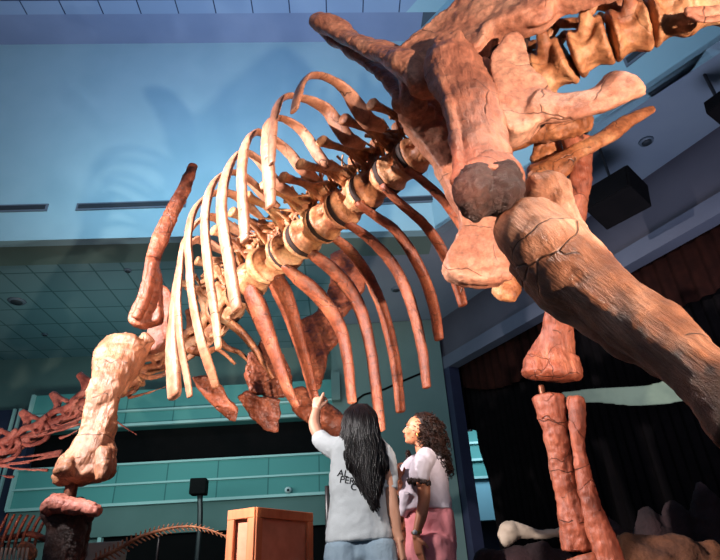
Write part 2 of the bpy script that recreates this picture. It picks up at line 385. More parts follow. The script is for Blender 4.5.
# black stage interior: back curtain with folds
def curtain(name, s0, s1, z0, z1, back, mat, amp, waves, label, edge=None):
    bm = NB(); n = waves * 8; rows = 10; g = []
    for i in range(n + 1):
        u = i / n; s = s0 + (s1 - s0) * u; col = []
        for k in range(rows + 1):
            v = k / rows; zz0 = z0 if edge is None else edge(u)
            z = zz0 + (z1 - zz0) * v
            col.append(bm.verts.new(atS(s, z, back + amp * math.sin(u * waves * 6.283) * (1 - .3 * v))))
        g.append(col)
    for i in range(n):
        for k in range(rows): bm.faces.new((g[i][k], g[i + 1][k], g[i + 1][k + 1], g[i][k + 1]))
    o = build(name, bm, mat); md = o.modifiers.new('thick', 'SOLIDIFY'); md.thickness = .02
    return tag(o, label, 'curtain')
def s_of(x, y): p = PP(x, y, SA + Sn * .55, Sn); return (V((p.x, p.y, 0)) - V((SA.x, SA.y, 0))).dot(Sd), p.z
sg, zg = s_of(499, 520); sg0, zg0 = s_of(474, 430); sL = sj - .6; sR = 15.0
def gap(u):
    s_ = sL + (sR - sL) * u
    if s_ >= sg: return 0
    return zg0 * (1 - max(0, (s_ - sg0) / (sg - sg0)) ** 2.2)
curtain('stage_curtain', sL, sR, .0, zb + .5, .55, 'curtain', .05, 60, 'tall black stage curtain hanging in folds behind the huge leg bones', edge=gap)
curtain('valance_curtain', sj + .3, sR, 0, zb + .4, .36, 'redcurtain', .05, 40, 'dark red scalloped valance at the top of the stage opening',
        edge=lambda u: zb - .35 - .75 * abs(math.sin(u * 7.5 + .3)))

# balconies : slanted teal fascias with pale rails, dark gaps
def zrow(y): return PY(150, y, 16).z
def xat(x, y, Y=16): return PY(x, y, Y).x
XR = pL.x + .25
def tier(yt, yb, name, xl, mid=None, Y=16.0):
    zt_, zb_ = zrow(yt), zrow(yb)
    root = empty(name, V((xl, Y, zb_)), {'a': 'upper teal balcony front just under the grey wall', 'b': 'lower wide teal balcony front with pale rails'}[name[-1]], 'balcony')
    root.name = 'balcony'
    bm = NB(); box(bm, V(((xl + XR) / 2, Y + .5, (zt_ + zb_) / 2)), ((XR - xl) / 2, .45, (zt_ - zb_) / 2))
    build('front_panel', bm, 'teal', root, smooth=False)
    for z, hz in ((zb_, .04), (zrow(mid), .028)) + (((zt_, .03),) if name[-1] == 'b' else ()):
        bm = NB(); box(bm, V(((xl + XR) / 2, Y - .0, z)), ((XR - xl) / 2 + .03, .07, hz)); bevel(bm, .01)
        build('rail', bm, 'rail', root, smooth=False)
    bm = NB(); box(bm, V((xl, Y - .03, (zt_ + zb_) / 2)), (.04, .06, (zt_ - zb_) / 2)); build('edge_post', bm, 'rail', root, smooth=False)
    return root
xl1 = xat(35, 395); xl2 = xat(15, 480)
tier(389, 424, 'balcony_a', xl1, 410)
tier(463, 503, 'balcony_b', xl2, 483)
bm = NB(); box(bm, V(((xl1 + XR) / 2, 16.75, (zrow(424) + zrow(463)) / 2)), ((XR - xl1) / 2, .1, (zrow(424) - zrow(463)) / 2)); struct('balcony_gap_panel', bm, 'black')  # black panel filling the gap between the two balcony tiers
bm = NB(); box(bm, V(((xl2 + XR) / 2, 16.5, (zrow(503) + zrow(534)) / 2)), ((XR - xl2) / 2, .4, (zrow(503) - zrow(534)) / 2)); struct('wall_balcony_base', bm, 'greywall')
xw = xat(97, 540)
bm = NB(); box(bm, V(((xw + XR) / 2, 16.6, zrow(534) / 2)), ((XR - xw) / 2, .3, zrow(534) / 2)); struct('window_2', bm, 'black')
bm = NB(); box(bm, V((xw, 16.2, zrow(534) / 2)), (.05, .08, zrow(534) / 2)); struct('trim_6', bm, 'rail')
bm = NB(); box(bm, V(((xl2 + xw) / 2, 16.6, zrow(534) / 2)), ((xw - xl2) / 2, .3, zrow(534) / 2)); struct('wall_balcony_side', bm, 'greywall')
# dark navy wall at far left with pale mullions
xa = xat(-60, 440); zz = zrow(398)
bm = NB(); box(bm, V(((xa + xl1 - .1) / 2, 16.6, zz / 2)), ((xl1 - .1 - xa) / 2, .2, zz / 2)); struct('wall_left', bm, 'navy')
for i, px in enumerate((2, 8)):
    bm = NB(); box(bm, V((xat(px, 430), 16.35, (zz + 3) / 2)), (.035, .04, (zz - 3) / 2)); struct('trim_%d' % (7 + i), bm, 'rail')
# balcony glimpsed through the stage doorway
root = empty('balcony', V((3.0, 17.6, 2)), 'pale blue balcony fragment glimpsed through the gap beside the stage curtain', 'balcony')
zq = lambda y: PY(485, y, 17.6).z
for z0, z1, m_ in ((zq(520), zq(479), 'bluewall'), (zq(477), zq(461), 'teal'), (zq(459), zq(444), 'teal'), (zq(441), zq(425), 'teal')):
    bm = NB(); box(bm, V((4.1, 17.9, (z0 + z1) / 2)), (2.4, .2, (z1 - z0) / 2)); build('front_panel', bm, m_, root, smooth=False)
    bm = NB(); box(bm, V((4.1, 17.62, z1 + .05)), (2.4, .08, .035)); build('rail', bm, 'rail', root, smooth=False)
bm = NB(); box(bm, V((4.5, 18.6, 3.8)), (3.5, .1, 3.8)); struct('wall_beyond_doorway', bm, 'navy')

# vents, downlights, speakers
def vent(p, q, n, label, w=.1):
    root = empty('air_vent', (p + q) / 2, label, 'vent', 'slot vents in the walls'); d = (q - p); L_ = d.length; d.normalize()
    for nm, h, off, mt in (('vent_frame', w, .02, 'ventframe'), ('vent_slot', w * .55, .035, 'vent')):
        bm = NB(); box(bm, (p + q) / 2 - n * off, (L_ / 2 + (0 if nm == 'vent_slot' else .05), .015, h), d, n, ZU); build(nm, bm, mt, root, smooth=False)
w0 = W0
vent(PP(-30, 210, w0, wn), PP(46, 208, w0, wn), wn, 'slot vent at the left edge of the blue wall')
vent(PP(79, 207.5, w0, wn), PP(184, 204, w0, wn), wn, 'long slot vent on the blue wall beside the upright shoulder blade')
vent(PP(352, 203, w0, wn), PP(458, 198, w0, wn), wn, 'slot vent on the blue wall seen between the drooping ribs')
sn2 = V((sn.x, sn.y, 0))
vent(PP(628, 62, cor, sn2), PP(676, 24, cor, sn2), sn2, 'diagonal slot vent on the blue wall under the tail vertebrae')
def downlight(x, y, label, r=.16, z=HZ):
    c = PZ(x, y, z); root = empty('downlight', c, label, 'light', 'ceiling downlights')
    bm = NB(); bmesh.ops.create_cone(bm, cap_ends=True, segments=28, radius1=r, radius2=r * 1.15, depth=.04, matrix=Matrix.Translation(c - ZU * .02)); build('trim_ring', bm, 'ventframe', root)
    bm = NB(); bmesh.ops.create_cone(bm, cap_ends=True, segments=24, radius1=r * .7, radius2=r * .75, depth=.03, matrix=Matrix.Translation(c - ZU * .045)); build('lens', bm, 'vent', root)
downlight(646, 141, 'round downlight in the grey soffit below the tail', .12)
downlight(17, 301, 'round downlight near the left edge of the tiled ceiling', .2)
downlight(128, 270, 'small downlight in the tiled ceiling beside the shoulder blade', .08)
downlight(45, 334, 'tiny downlight low in the tiled ceiling', .08)
downlight(396, 289, 'small downlight in the grey soffit between the drooping ribs', .12)
def hang_box(c, h, ang, tilt, label):
    root = empty('speaker', c, label, 'speaker', 'black speakers under the soffit')
    X = V((math.cos(ang), math.sin(ang), 0)); Y = V((-X.y, X.x, 0)); Yt = (Y * math.cos(tilt) - ZU * math.sin(tilt)); Zt = X.cross(Yt)
    bm = NB(); box(bm, c, h, X, Yt, Zt); bevel(bm, .03); build('cabinet', bm, 'black', root, smooth=False)
    bm = NB(); box(bm, c - Yt * h[1], (h[0] * .9, .015, h[2] * .9), X, Yt, Zt); build('grille', bm, 'black', root, smooth=False)
    bm = NB(); box(bm, V((c.x, c.y, (c.z + HZ) / 2)), (.018, .018, (HZ - c.z) / 2)); build('bracket', bm, 'metalblack', root, smooth=False)
hang_box(PY(617, 198, 7.9), (.43, .31, .3), math.radians(-52), math.radians(20), 'large black speaker hanging under the soffit behind the backward hip bones')
hang_box(PY(722, 108, 6.3), (.16, .18, .15), math.radians(-60), math.radians(20), 'black speaker cut by the right edge of the frame')
# small grey speaker on the grey wall, cable
c = PY(336, 387, 15.25)
bm = NB(); box(bm, c, (.13, .14, .42)); bevel(bm, .02); tag(build('wall_speaker', bm, 'greywall', smooth=False), 'narrow grey-green column speaker on the wall above the pointing hand', 'speaker')
bm = NB(); cq = PY(354, 407, 15.36); loft(bm, [(V((cq.x, 15.36, .01)), .03), (V((cq.x, 15.36, 2.5)), .03), (cq, .03), (PY(385, 389, 15.372), .03), (PY(424, 372, 15.372), .03)], seg=6, cap=0)
tag(build('cable', bm, 'black'), 'thin black cable running up the grey-green wall', 'cable')
# stage light on a pole, small camera on rail, dark pole
root = empty('stage_light', PY(199, 530, 14.5), 'black stage light on a post below the lower balcony', 'light')
c = PY(199, 487, 14.5)
bm = NB(); box(bm, c, (.2, .22, .19), V((.98, .1, 0)).normalized(), V((-.1, .98, 0)).normalized()); bevel(bm, .03); build('lamp_housing', bm, 'black', root, smooth=False)
bm = NB(); loft(bm, [(PY(200, 494, 14.5), .07), (PY(199.5, 530, 14.5), .07), (V((PY(199.5, 530, 14.5).x, 14.5, .0)), .08)], seg=10, cap=0); build('post', bm, 'metalblack', root)
root = empty('surveillance_camera', PY(288, 490, 15.88), 'small white camera on the lower balcony rail', 'camera')
bm = NB(); ell(bm, PY(288, 490, 15.88), (.1, .12, .09), sub=2); build('housing', bm, 'white', root)
bm = NB(); ell(bm, PY(288, 490, 15.79), (.04, .05, .04), sub=2); build('lens', bm, 'vent', root)
bm = NB(); p = PY(327, 486, 5.6); loft(bm, [(p, .022), (V((p.x, p.y, .02)), .022)], seg=10, cap=0.1)
tag(build('post', bm, 'metalblack'), 'black upright post behind the woman in the pale grey shirt', 'post')

# ================================================================== THE GIANT SKELETON
SK = empty('dinosaur_skeleton', V((0, 4.2, 0)), 'giant long-necked dinosaur skeleton of orange-brown bones towering over two women', 'skeleton')
ZS = 4.1
spx = [(203, 334), (217, 318), (236, 298), (258, 273), (277, 259), (294, 246), (313, 231), (333, 217), (354, 201), (377, 184), (400, 167), (423, 149), (447, 133), (473, 119), (500, 104), (527, 87), (554, 68), (590, 47), (629, 31), (668, 17), (706, 6)]
SP = [PZ(x, y, ZS) for x, y in spx]
def tang(i):
    a = SP[max(i - 1, 0)]; b_ = SP[min(i + 1, len(SP) - 1)]; return (a - b_).normalized()      # towards the head
def centrum(bm, c, a, r, l, dent=True):
    lat = a.cross(ZU).normalized(); up = lat.cross(a)
    prof = [(-.5, .0), (-.5, .55), (-.49, .86), (-.44, .98), (-.36, 1.0), (-.25, .9), (-.1, .81), (.08, .79), (.22, .84), (.34, .97), (.42, 1.0), (.47, .93), (.5, .7), (.54, .35), (.55, 0)]
    n = 28; rings = []
    for s, k in prof:
        row = []
        for j in range(n):
            t = 2 * math.pi * j / n; rr = r * max(k, .01)
            if dent and -.3 < s < .35:
                for side in (0, math.pi):
                    dth = math.atan2(math.sin(t - side - (-.05 if side == 0 else .05)), math.cos(t - side - (-.05 if side == 0 else .05)))
                    rr *= 1 - .75 * math.exp(-(dth / .3) ** 2 - ((s - .05) / .16) ** 2)
            row.append(bm.verts.new(c + a * (s * l) + lat * (math.cos(t) * rr) + up * (math.sin(t) * rr * .95)))
        rings.append(row)
    for p_, q in zip(rings, rings[1:]):
        for j in range(n): bm.faces.new((p_[j], p_[(j + 1) % n], q[(j + 1) % n], q[j]))
    bm.faces.new(rings[0][::-1]); bm.faces.new(rings[-1])
    return lat, up
# process tips read against each vertebra's cross plane
tips = {11: (372, 104), 10: (344, 119), 9: (321, 141), 8: (300, 164), 7: (283, 177), 6: (262, 186), 5: (247, 196), 4: (232, 212), 3: (214, 230)}
LT = {}
for i in range(1, 13):
    a = tang(i); c = SP[i]; rpx = 20.5 if i > 2 else 18
    r = m_of(rpx, c) ; l = (SP[i - 1] - SP[i + 1]).length / 2 * .93
    bm = NB(); lat, up = centrum(bm, c, a, r, l)
    # neural arch, pillars, spine and laminae
    top = c + up * r * .75
    for s in (-1, 1):
        loft(bm, [(c + lat * s * r * .3 + up * r * .6, r * .3), (c + lat * s * r * .5 + up * r * 1.15, r * .26), (c + lat * s * r * .55 + up * r * 1.7, r * .3)], ratio=1.5, wdir=lat, seg=10)
        tip = c + lat * s * r * 2.35 + up * r * 1.75
        if s < 0 and i in tips: tip = PP(tips[i][0], tips[i][1], c - a * .06, a)
        if s < 0: LT[i] = tip
        base = c + up * r * 1.35 + lat * s * r * .4
        mid = base.lerp(tip, .5) + up * r * .05
        loft(bm, [(base, r * .3), (mid, r * .2), (base.lerp(tip, .85), r * .24), (tip, r * .34)], ratio=.75, wdir=a, seg=10)
        loft(bm, [(c + lat * s * r * .6 + up * r * .7, r * .1), (mid - up * r * .1, r * .09), (tip, r * .08)], ratio=2, wdir=a, seg=8)
        for e in (-1, 1):      # zygapophyses and fins
            z = c + a * e * l * .62 + lat * s * r * .45 + up * r * 1.35
            loft(bm, [(base, r * .15), (z, r * .17)], seg=8)
            loft(bm, [(z, r * .08), (mid, r * .07)], seg=6)
            loft(bm, [(c + a * e * l * .3 + lat * s * r * .5 + up * r * .6, r * .07), (z, r * .06)], seg=6)
    rnd = random.Random(i * 13)
    for k in range(16):       # thin struts and laminae between arch and processes
        s = rnd.choice((-1, -1, 1))
        p1 = c + lat * s * r * rnd.uniform(.2, .75) + up * r * rnd.uniform(.7, 1.5) + a * l * rnd.uniform(-.5, .5)
        p2 = c + lat * s * r * rnd.uniform(.5, 1.9) + up * r * rnd.uniform(1.2, 2.1) + a * l * rnd.uniform(-.5, .5)
        loft(bm, [(p1, r * .06), (p1.lerp(p2, .5) + up * r * .05, r * .05), (p2, r * .075)], ratio=rnd.choice((1, 2.2, 3)), wdir=a, seg=6, sub=3)
    for s in (-1, 1):
        loft(bm, [(c + lat * s * r * .3 + up * r * 1.0, r * .42), (c + lat * s * r * .9 + up * r * 1.45, r * .3), (c + lat * s * r * 1.5 + up * r * 1.65, r * .2)], ratio=.45, wdir=a, seg=12)
    sp = c + up * r * 2.7 + a * -.02
    loft(bm, [(c + up * r * 1.1, r * .36), (c + up * r * 2.0, r * .26), (sp, r * .36)], ratio=.55, wdir=a, seg=12)
    build('back_vertebra', bm, 'vert', SK, vox=.0085, sm=1, disp=[(.05, .006), (.2, .016), (.02, .003)])
    # dark joint gap
    g = (SP[i] + SP[i + 1]) / 2
    bm = NB(); loft(bm, [(g - a * l * .085, r * .955), (g + a * l * .085, r * .955)], seg=24, cap=0, ratio=.95, wdir=lat); build('joint_gap_fill', bm, 'gap', SK)
# ribs ---------------------------------------------------------------
def rib(rows, i, mat='rib', ratio=.38, sweep=0, ext=(.3, .16), off=.1):
    a = tang(i); c = SP[i] + a * off; pts = []
    vx = spx[i]; f0 = rows[0]; rows = [(f0[0] + (vx[0] - f0[0]) * ext[0], f0[1] + (vx[1] - f0[1]) * ext[0], f0[2] * .5), (f0[0] + (vx[0] - f0[0]) * ext[1], f0[1] + (vx[1] - f0[1]) * ext[1], f0[2] * .8)] + list(rows)
    n = len(rows)
    for k, r_ in enumerate(rows):
        p = PP(r_[0], r_[1], c - a * (sweep * k / n), a); pts.append((p, m_of(r_[2], p)))
    bm = NB(); loft(bm, pts, ratio=ratio, wdir=a, seg=14, sub=6, fit=True, cap=.3)
    return build('rib', bm, mat, SK, disp=[(.12, .012), (.03, .005)])
rib([(368, 121, 9), (357, 106, 8.5), (347, 92, 6.5), (337, 83, 4.8), (322, 76, 3.8), (309, 76.5, 3.4), (302, 84, 3.8), (297, 98, 4.4), (294.5, 110, 4.2)], 11)
rib([(347, 138, 8), (335, 121, 7.5), (326, 109, 6.5), (313, 101.5, 5), (300, 97.5, 3.6), (289, 96, 3.2), (280, 101, 3.6), (275, 114, 4.2), (273, 129, 4.3), (272, 147, 4.2), (272, 163, 3.6)], 10)
rib([(324, 163, 6), (312, 145, 6), (302, 131, 5.2), (291, 122.5, 4.4), (281, 118.5, 3.4), (272, 119, 3.2), (267, 127, 4.6), (267, 148, 6.3), (268.5, 170, 6.5), (270, 190, 6.2), (270.5, 206, 5)], 9)
rib([(302, 169, 6), (290, 154, 5.5), (279, 144, 5.2), (264, 134, 4), (255, 133, 3.6), (247, 141, 4.2), (243, 156, 5), (241.5, 176, 5.2), (242.5, 200, 5.5), (244, 222, 5.6), (245, 240, 4.6)], 8)
rib([(280, 186, 5.5), (268, 172, 5), (258, 160, 4.4), (248, 153, 3.5), (238, 154, 3.4), (230, 165, 4.5), (224, 183, 5), (221.5, 207, 5.6), (223.5, 230, 6), (228, 256, 6), (232.5, 284, 6.3), (236.5, 309, 5.6)], 7)
rib([(264, 196, 5), (252, 183, 4.4), (242, 175, 3.8), (230, 172.5, 3), (218, 178, 3.4), (210, 190, 4.2), (206, 208, 4.5), (205, 230, 4.8), (207, 256, 5), (210, 282, 4.8), (214, 308, 4.4), (217, 330, 4), (218.5, 348, 3.2)], 6)
rib([(248, 206, 5), (236, 196, 4.4), (222, 192, 3.6), (208, 196, 3), (197, 206, 3.6), (191, 219, 4), (188, 240, 4), (189.5, 264, 4.2), (191, 286, 4.2), (194.5, 310, 4.4), (199, 331, 4.8), (205, 354, 5), (211, 371, 4.8), (216, 386, 3.8)], 5)
rib([(226, 224, 5), (212, 217, 4), (198, 222, 3), (186, 238, 3), (181.5, 254, 3.2), (179.5, 274, 3.5), (177.5, 296, 3.8), (178.5, 320, 3.6), (181, 345, 3.6), (185, 367, 3.6), (188, 384, 3.5), (190, 396, 3)], 4)
rib([(210, 244, 5), (196, 240, 3.6), (184, 252, 2.6), (177, 275, 2.6), (173.5, 300, 3.6), (172, 326, 5.6), (172, 352, 6.6), (173.5, 376, 7.3), (174.5, 395, 7.2)], 3)
RR = [([(436, 158, 4), (446, 168, 4.4), (460, 186, 5), (472, 208, 5)], 12), ([(408, 170, 4), (418, 177, 4.2), (433, 189.5, 4.6), (448, 206, 4.8), (463, 228, 5), (474, 250, 5)], 11),
      ([(384, 188, 3.5), (400, 203, 4.4), (422, 222, 5), (438, 243, 5.2), (450, 266, 5.3), (458, 288, 5.5), (463, 305, 5)], 10),
      ([(360, 205, 3.5), (377, 217, 4.6), (394, 229, 5), (410, 250, 5.5), (424, 277, 5.6), (434, 308, 5.5), (439, 339, 4.8)], 9),
      ([(342, 220, 3.5), (356, 229, 4.6), (373, 242, 5.2), (392, 263, 5.6), (406, 290, 5.6), (416, 321, 5.5), (423, 355, 5.2), (426.5, 387, 4.4)], 8),
      ([(320, 230, 3.5), (336, 239, 4.6), (352, 253, 5.6), (368, 276, 5.8), (380, 302, 5.8), (389, 332, 5.7), (396, 368, 5.5), (400.5, 411, 4.8)], 7),
      ([(302, 247, 4), (316, 257, 6), (333, 270, 7), (350, 290, 7.2), (362, 314, 6.4), (370, 346, 5.7), (375, 380, 5.6), (379, 415, 5.4), (381, 430, 4.8)], 6),
      ([(284, 266, 4), (298, 278, 7), (314, 291, 8), (330, 310, 7.6), (342, 333, 6.4), (348, 362, 5.6), (352, 402, 4.8)], 5),
      ([(273, 276, 8), (281, 290, 10), (290, 312, 8.5), (300, 344, 6.5), (307, 368, 5.6), (313, 392, 5), (317, 402, 4)], 4),
      ([(250, 292, 8), (258, 308, 10), (268, 335, 8), (278, 362, 6.4), (288, 390, 5.4), (297, 406, 4)], 3)]
for rows, i in RR: rib(rows, i, 'red', .55, 0, (.14, .07), .16)  # right ribs use the darker bone copy in place of shade
rib([(243, 300, 3), (252, 312, 3.6), (262, 326, 3), (271, 345, 2.2), (279, 368, 1.8)], 2, 'bone', .8, 0, (.02, .01))
rib([(228, 322, 4.5), (240, 331, 4.4), (252, 345, 3.8), (263, 362, 2.8), (273, 378, 1.8)], 2, 'bone', .8, 0, (.02, .01))
rib([(216, 336, 3.4), (226, 347, 3.2), (240, 353, 2.4), (254, 366, 2), (267, 376, 1.5)], 1, 'bone', .8, 0, (.02, .01))
rib([(193, 350, 5), (204, 353, 3.8), (216, 349, 2.4), (226, 355, 1.9), (235, 364, 1.4)], 1, 'bone', .8, 0, (.02, .01))
# shoulder/neck base vertebrae (bright cream) and neck
def complex_vert(cx, cy, Y, s, ang, spx_, mat, name, rods=()):
    """cervical vertebra: hollow long centrum, wings, pointed spine; s = half-height px"""
    bm = NB(); ca, sa = math.cos(ang), math.sin(ang)
    def q(u, v, y=0): return (cx + s * (u * ca + v * sa), cy + s * (u * sa - v * ca), 1, Y + y)
    def seg_(pts, **k): pxl(bm, [q(u, v, y)[:2] + (w * s * 1.4, Y + y) for u, v, w, y in pts], **k)
    seg_([(-1.5, -.1, .42, 0), (0, -.15, .32, 0), (1.5, 0, .5, 0)], ratio=.9)
    seg_([(-1.7, .5, .16, -.12), (-.6, .75, .2, -.1), (.4, .6, .2, -.1), (1.6, .9, .16, -.14)], ratio=.6)
    seg_([(-1.7, .5, .16, .14), (-.6, .75, .2, .12), (.4, .6, .2, .12), (1.6, .9, .16, .14)], ratio=.6)
    seg_([(-1.2, .3, .16, 0), (-.1, 1.1, .22, 0), (spx_[0], spx_[1], .22, 0)], ratio=.7)
    seg_([(1.2, .5, .16, 0), (.6, 1.3, .14, 0), (spx_[0], spx_[1], .2, 0)], ratio=.7)
    seg_([(-.2, .9, .1, -.1), (.3, -.1, .1, -.12), (1.1, .5, .1, -.12)], ratio=.6)
    seg_([(-1.2, -.3, .14, -.14), (-.6, -.75, .15, -.16), (.7, -.8, .14, -.14), (1.3, -.3, .12, -.1)], ratio=.6)
    for (x1, y1, x2, y2) in rods:
        pxl(bm, [(x1, y1, 1.8, Y - .15), ((x1 + x2) / 2, (y1 + y2) / 2 + 1, 1.2, Y - .2), (x2, y2, .6, Y - .2)], fit=False)
    return build(name, bm, mat, SK, vox=.014, sm=2, disp=[(.08, .02)])
for (x, y, s, a_, Y, m_) in ((233, 303, 13, -.95, 6.45, 'vert'), (218, 320, 14, -.85, 6.9, 'vert'), (202, 334, 14, -.7, 7.2, 'vert'), (180, 349, 14, -.5, 7.3, 'vert'), (154, 366, 13, -.3, 7.3, 'bone')):
    complex_vert(x, y, Y, s, a_, (.4, 1.9), m_, 'neck_vertebra')
complex_vert(122, 384, 7.3, 13, -.3, (.2, 2.0), 'bone', 'neck_vertebra', rods=((128, 398, 170, 385),))
complex_vert(92, 399, 7.3, 12, -.42, (-.1, 2.3), 'neck', 'neck_vertebra', rods=((96, 412, 40, 432), (96, 406, 137, 435)))
complex_vert(64, 417, 7.3, 12, -.42, (-.1, 2.2), 'neck', 'neck_vertebra', rods=((80, 424, 20, 440), (60, 438, 78, 430)))
complex_vert(34, 434, 7.3, 12, -.45, (-.1, 2.1), 'neck', 'neck_vertebra', rods=((62, 451, 8, 458), (60, 455, 2, 464)))
complex_vert(4, 450, 7.3, 13, -.5, (-.1, 2.1), 'neck', 'neck_vertebra', rods=((30, 462, -8, 464), (48, 470, -5, 466), (14, 477, -6, 473)))
complex_vert(-28, 468, 7.3, 13, -.5, (-.1, 2.1), 'neck', 'neck_vertebra')
# shoulder girdle, near side
bm = NB()
pxl(bm, [(193, 165, 4.5), (186, 184, 6), (175, 207, 7), (163, 233, 8.5), (154, 255, 7.5), (152, 275, 7.5), (151, 296, 8), (147, 314, 9)], 5.3, ratio=.5, wdir=V((1, .3, 0)), cap=.5)
plate(bm, [(148, 258), (158, 262), (161, 284), (161, 304), (162, 320), (151, 325), (140, 327), (130, 323), (134, 309), (141, 292), (145, 272)], lambda x, y: 5.28, .13)
pxl(bm, [(154, 262, 5, 5.2), (146, 296, 5, 5.15), (136, 318, 5, 5.15)], ratio=1)
build('shoulder_blade', bm, 'red', SK, vox=.016, sm=3, disp=[(.25, .05), (.05, .012)])
bm = NB(); plate(bm, [(156, 286), (172, 292), (176, 310), (172, 335), (160, 350), (146, 352), (150, 330), (156, 312)], lambda x, y: 5.75, .16)
build('shoulder_bone', bm, 'red', SK, vox=.02, sm=4, disp=[(.15, .06)])
bm = NB()
pxl(bm, [(128, 342, 22, 5.35), (118, 360, 23, 5.3), (108, 385, 17), (101, 410, 14.5), (97, 430, 17), (91, 452, 23), (84, 470, 28.5), (83, 479, 28)], 5.15, ratio=.62, wdir=V((1, .2, 0)), cap=.22, seg=20)
pxl(bm, [(148, 338, 8, 5.4), (132, 362, 10, 5.35), (117, 390, 8, 5.3)], ratio=.9)
pxl(bm, [(106, 450, 8, 5.0), (103, 470, 9, 4.98), (101, 480, 8, 4.98)], ratio=.9)
pxl(bm, [(66, 462, 8, 5.0), (62, 474, 11, 4.95)], ratio=.9)
build('upper_arm_bone', bm, 'armbone', SK, vox=.013, sm=1, disp=[(.25, .1), (.06, .012), (.03, .004)])
bm = NB(); pxl(bm, [(74, 470, 6), (70, 495, 6), (66, 508, 6)], 5.15, ratio=1, fit=False); build('support_rod', bm, 'steel', SK, label='rusty steel support pin at the elbow')
bm = NB()
pxl(bm, [(47, 509, 8), (56, 503, 10), (70, 506, 8), (86, 508, 7.5), (98, 511, 5.5)], 5.05, ratio=1.2, cap=.6)
build('forearm_bone_end', bm, 'neck', SK, vox=.012, sm=1, disp=[(.1, .04), (.03, .02)], label='pale pitted upper end of the forearm bone')
bm = NB(); pxl(bm, [(50, 514, 9), (60, 512, 10), (72, 513, 9), (88, 515, 9)], 5.25, ratio=.9, cap=.6)
p0 = PY(64, 508, 5.2)
loft(bm, [(p0, .2), (PY(66, 535, 5.25), .17), (V((p0.x + .0, 5.3, .75)), .15), (V((p0.x, 5.3, .35)), .2)], ratio=.8, wdir=V((1, 0, 0)), seg=18)
pxl(bm, [(84, 513, 11, 5.35), (80, 540, 9, 5.4), (76, 570, 8, 5.4)], ratio=.9)
build('forearm_bone', bm, 'rough', SK, vox=.016, sm=2, disp=[(.12, .05), (.04, .02)])
bm = NB(); loft(bm, [(V((p0.x, 5.3, .35)), .17), (V((p0.x, 5.25, .0)), .24)], cap=0, seg=18); build('forefoot_bone', bm, 'bone', SK, vox=.02, sm=2, disp=[(.1, .04)])
# far side girdle
bm = NB(); plate(bm, [(330, 256), (344, 252), (357, 260), (366, 282), (358, 300), (346, 312), (338, 326), (338, 340), (330, 352), (325, 365), (324, 378), (319, 388), (312, 382), (307, 352), (299, 337), (300, 323), (316, 315), (327, 298), (330, 275)], lambda x, y: 7.6 - (y - 300) * .004, .15)
build('shoulder_blade', bm, 'red', SK, vox=.02, sm=4, disp=[(.3, .09), (.06, .02)])
bm = NB(); pxl(bm, [(296, 390, 9), (303, 403, 13), (320, 414, 13), (338, 426, 12), (356, 446, 13), (378, 482, 12), (392, 520, 13), (400, 556, 18)], 7.3, ratio=.7, cap=.2)
build('upper_arm_bone', bm, 'red', SK, vox=.018, sm=3, disp=[(.25, .08), (.05, .02)])
q0 = PY(402, 562, 7.3)
bm = NB(); loft(bm, [(q0, .18), (V((q0.x, 7.4, .45)), .15), (V((q0.x + .02, 7.4, 0)), .22)], cap=0, seg=16); build('forearm_bone', bm, 'red', SK, vox=.02, sm=2)
bm = NB(); plate(bm, [(262, 338), (272, 345), (284, 356), (292, 378), (290, 396), (270, 398), (250, 392), (245, 372), (248, 354), (256, 350)], lambda x, y: 7.3 + (x - 265) * .006, .1, sub=1)
build('shoulder_bone', bm, 'red', SK, vox=.016, sm=2, disp=[(.15, .06), (.04, .03)])
for pts, Y in (([(238, 396), (246, 390), (258, 397), (270, 397), (280, 400), (280, 415), (277, 432), (265, 429), (254, 420), (244, 408)], 7.0), ([(193, 377), (207, 375), (218, 384), (228, 396), (238, 411), (236, 421), (226, 417), (215, 407), (203, 393), (196, 386)], 6.6)):
    bm = NB(); plate(bm, pts, lambda x, y: Y + (y - 400) * .008, .07, sub=1); build('breast_plate_bone', bm, 'red', SK, vox=.014, sm=2, disp=[(.15, .06), (.04, .015)])
# pelvis ---------------------------------------------------------------
PV = 'pink'
bm = NB()
pxl(bm, [(320, 22, 8.5, 3.3), (332, 26, 10, 3.25), (350, 38, 9.5, 3.15), (372, 48, 10, 3.05), (394, 57, 12, 2.95), (415, 66, 15, 2.85), (426, 85, 17, 2.85)], ratio=.55, wdir=V((.6, .5, .6)), cap=.5, seg=16)
pxl(bm, [(319, 28, 5, 3.5), (338, 41, 6.5, 3.45), (360, 55, 8.5, 3.4), (382, 72, 9, 3.3), (398, 90, 11, 3.2), (406, 108, 10, 3.1)], ratio=.5, wdir=V((.6, .5, .6)), cap=.4, seg=14)
pxl(bm, [(413, 70, 13, 2.9), (413, 90, 10, 3.0), (414, 104, 13, 3.05), (414, 110, 11, 3.05)], ratio=.8)
plate(bm, [(400, 58), (420, 44), (440, 26), (470, 2), (510, -30), (560, -60), (620, -60), (640, -30), (600, -6), (560, 6), (552, 14), (530, 24), (508, 31), (492, 38), (484, 56), (462, 68), (440, 70), (416, 76)], lambda x, y: 2.95 - (x - 400) * .0035, .22)
pxl(bm, [(522, 18, 7, 2.5), (538, 16, 11, 2.45), (547, 10, 10, 2.42)], ratio=.5)
build('hip_blade_bone', bm, PV, SK, vox=.014, sm=3, disp=[(.35, .1), (.09, .012), (.03, .005)])
bm = NB(); plate(bm, [(478, 62), (486, 44), (500, 34), (520, 30), (528, 44), (520, 60), (500, 78), (484, 80)], lambda x, y: 2.72, .08); build('joint_gap_fill', bm, 'gap', SK, vox=.015, sm=2)  # added dark plate: shade of the hip gap as a coloured surface
bm = NB()
